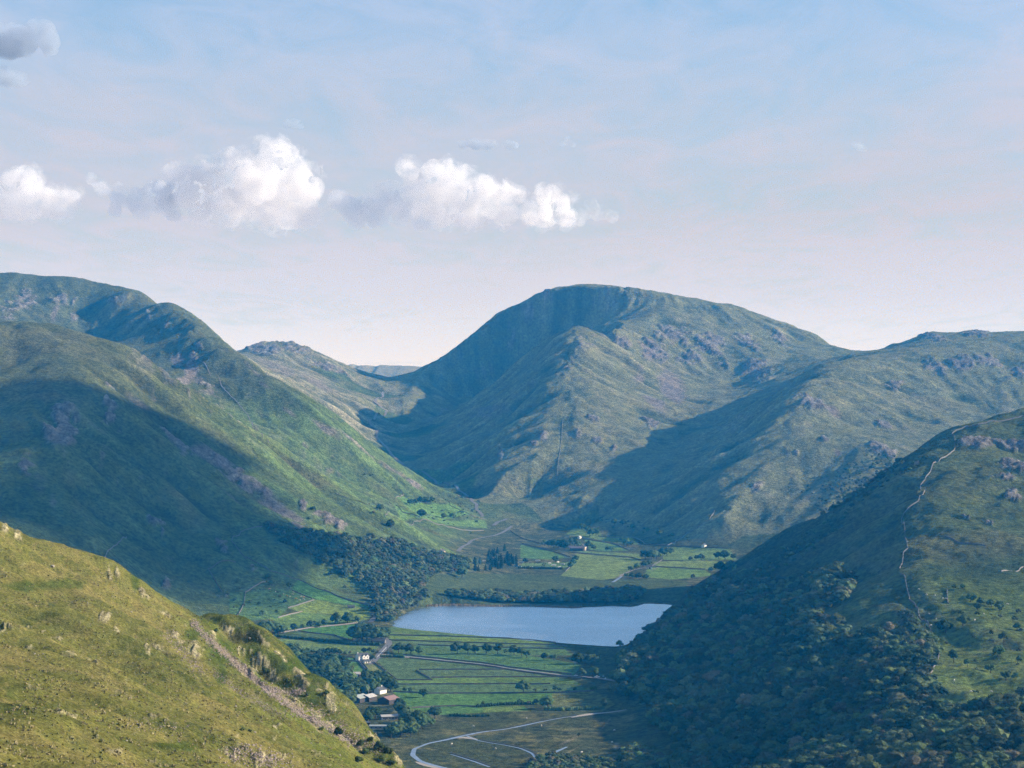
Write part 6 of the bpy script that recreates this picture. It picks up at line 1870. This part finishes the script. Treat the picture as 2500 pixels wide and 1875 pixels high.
def cumulus(balls, vox, m, label, amp, freq, seed, flat):
    """a dense core inside a thin ragged fringe"""
    o = cloud([(x, y, z, r * 1.16) for x, y, z, r in balls], vox * 1.3, M_FRINGE, label, amp * 1.7, freq * 1.4, seed, flat=flat - 60)
    cloud([(x, y, z, r * 0.93) for x, y, z, r in balls], vox, m, None, amp, freq, seed + 30, flat=flat, parent=o)
    return o


def balls_px(txt, Y, depth=1.0, seed=0):
    """photo x, photo y, radius in photo pixels, at a distance"""
    g = np.random.default_rng(seed); out = []
    for px, py, r in P2(txt):
        Z = r / FPX * Y
        out.append((*px2w(px, py, Y + g.normal(0, 0.5) * Z * depth), Z))
        out.append((*px2w(px + g.normal(0, r * .4), py + g.normal(0, r * .25), Y + g.normal(0, 1.0) * Z * depth), Z * 0.75))
    return out


DC = 19000.0
M_CUM = cloud_material('cumulus', 0.0095)
M_CUM2 = cloud_material('thin_cumulus', 0.012, 0.1, 0.40, 0.64, 0.005, (0.865, 0.885, 0.93))
M_GREY = cloud_material('grey_wisp', 0.022, 0.1, 0.37, 0.64, 0.009, (0.64, 0.71, 0.82))  # low scatter colour puts the shade of these clouds into the material
cumulus(balls_px('680,380,36 660,420,60 700,440,55 730,470,50 745,510,42 690,500,60 620,450,58 590,400,34 560,400,30 540,420,30 500,430,34 470,420,22 430,425,24 580,480,60 520,490,50 460,480,36 420,490,26 640,525,36 710,530,30 760,530,22 560,525,30 490,520,24 655,365,26', DC, 1.2, 1), 26, M_CUM, 'largest white cumulus cloud, left of the middle', 60, 1 / 420, 1, flat=px2w(0, 556, DC)[2])
cloud(balls_px('400,470,26 370,480,28 330,490,26 290,480,22 250,462,18 225,440,12 280,510,18 350,515,18 420,520,20 390,500,26', DC, 1.0, 2), 24, M_CUM2, 'ragged grey cloud joining the largest cumulus on its left', 50, 1 / 300, 2, flat=px2w(0, 540, DC)[2])
cumulus(balls_px('60,440,32 80,465,40 110,490,40 140,505,30 40,480,44 10,500,34 -30,490,40 70,515,26 170,515,16 -60,510,30', DC, 1.0, 3), 26, M_CUM, 'soft white cloud at the left edge', 50, 1 / 420, 3, flat=px2w(0, 535, DC)[2])
cumulus(balls_px('985,410,18 1000,425,26 1060,420,28 1090,430,30 1130,440,30 1170,455,30 1210,470,30 1250,490,28 1180,500,36 1120,490,44 1060,475,44 1010,470,34 1080,520,36 1150,530,30 1230,530,26 1290,520,26 1340,480,28 1370,500,28 1380,530,22 1330,530,26 1030,510,24', DC, 1.2, 4), 26, M_CUM, 'long white cumulus cloud over the middle of the valley', 52, 1 / 380, 4, flat=px2w(0, 556, DC)[2])
cloud(balls_px('830,490,22 860,510,26 900,500,28 940,480,26 960,460,18 920,530,24 980,520,24 960,500,24 870,540,18 1030,545,18', DC, 1.0, 5), 24, M_CUM2, 'thin grey cloud between the two big cumulus clouds', 48, 1 / 300, 5, flat=px2w(0, 560, DC)[2])
cloud(balls_px('1430,520,20 1460,525,20 1490,530,16 1410,540,16 1440,500,12', DC, 1.0, 6), 24, cloud_material('faint_wisp', 0.0035, 0.2, 0.42, 0.66, 0.006, (0.90, 0.92, 0.96)), 'faint grey wisp at the right end of the long cumulus', 36, 1 / 260, 6)
cloud(balls_px('15,110,36 50,90,34 85,75,28 110,90,26 125,115,18 60,120,24 -30,100,40', 9500, 1.0, 7), 24, M_GREY, 'dark grey ragged cloud in the top left corner', 26, 1 / 130, 7, 'small grey clouds', 'grey_cloud')
cloud(balls_px('5,180,24 30,195,18 50,195,18 75,198,9 108,190,8 -20,185,24', 9500, 1.0, 8), 20, M_GREY, 'smaller grey cloud just below the dark corner cloud', 22, 1 / 110, 8, 'small grey clouds', 'grey_cloud')
cloud(balls_px('700,302,9 718,304,11 735,306,8', 13000, 1.0, 9), 14, M_GREY, 'tiny grey cloud above the largest cumulus', 14, 1 / 90, 9, 'small grey clouds', 'grey_cloud')
cloud(balls_px('1130,352,12 1160,350,15 1190,354,14 1205,355,10 1240,355,10 1258,357,9', 13000, 1.0, 10), 18, M_GREY, 'flat grey cloud above the long cumulus', 16, 1 / 110, 10, 'small grey clouds', 'grey_cloud')
cloud(balls_px('1325,352,6 1372,352,9 1385,340,8 1400,353,8', 13000, 1.0, 11), 12, M_GREY, 'tiny hook shaped grey cloud right of the flat one', 12, 1 / 80, 11, 'small grey clouds', 'grey_cloud')
cloud(balls_px('2085,354,8 2100,359,10 2112,364,7', 13000, 1.0, 12), 12, M_GREY, 'tiny grey cloud alone at the right', 12, 1 / 80, 12, 'small grey clouds', 'grey_cloud')

# the cloud, outside the picture at the right, whose shadow lies on the left-hand fell
SHADE = P2('-260,850 60,862 170,915 300,985 380,1018 470,1050 560,1110 633,1150 690,1190 735,1245 760,1300 790,1370 800,1410 700,1420 600,1430 520,1470 430,1480 300,1440 0,1400 -260,1400')
sd = np.array(SUNDIR)
e1 = np.cross(sd, [0, 0, 1]); e1 /= np.linalg.norm(e1); e2 = np.cross(e1, sd)
G3 = []
for px, py in SHADE:
    q = hit(max(px, -300), py)
    G3.append(q)
G3 = np.array(G3); uv = np.stack([G3 @ e1, G3 @ e2], 1)
g = np.random.default_rng(8)
T0 = 3600.0
balls = []
lo, hi = uv.min(0), uv.max(0)
sp = 85.0
for a in np.arange(lo[0], hi[0] + sp, sp):
    for b in np.arange(lo[1], hi[1] + sp, sp):
        d = poly_sd(np.array([a], np.float32), np.array([b], np.float32), uv)[0]
        r = 85 * g.uniform(0.85, 1.1)
        d += 55 * perlin(np.array([a / 210]), np.array([b / 210]), 5)[0]
        if d < -r * 0.55:
            p = e1 * a + e2 * b + sd * (T0 + g.normal(0, 60) + (G3 @ sd).mean())
            balls.append((*p, r))
print('shade cloud balls', len(balls), 'lowest', min(b[2] - b[3] for b in balls), 'u', min(b[0] / b[1] for b in balls))
cloud(balls, 40, cloud_material('shading_cumulus', 0.026, 0.3, 0.34, 0.58, 0.004), 'cumulus drifting outside the picture at the right', 40, 1 / 200, 20, 'clouds', kids=0)
# ------------------------------------------------------------------ haze
HAZE_DENS, HAZE_COL = 5.9e-5, (0.008, 0.37, 1.0)
bm = bmesh.new()
bmesh.ops.create_cube(bm, size=1.0)
for v in bm.verts:
    v.co = ((-9500, 9500)[v.co.x > 0], (-700, 15000)[v.co.y > 0], (-4.5, 660.0)[v.co.z > 0])
me = bpy.data.meshes.new('haze'); bm.to_mesh(me); bm.free()
m, nt = mat('haze')
pv = nt.n('ShaderNodeVolumePrincipled')
pv.inputs['Color'].default_value = (*HAZE_COL, 1)
pv.inputs['Density'].default_value = HAZE_DENS
pv.inputs['Anisotropy'].default_value = 0.0
pv.inputs['Absorption Color'].default_value = (1, 1, 1, 1)
o = nt.n('ShaderNodeOutputMaterial')
nt.t.links.new(pv.outputs[0], o.inputs['Volume'])
haze = tag(link('haze', me, m), 'blue evening haze filling the valley and veiling the far fells', None, None, 'stuff')
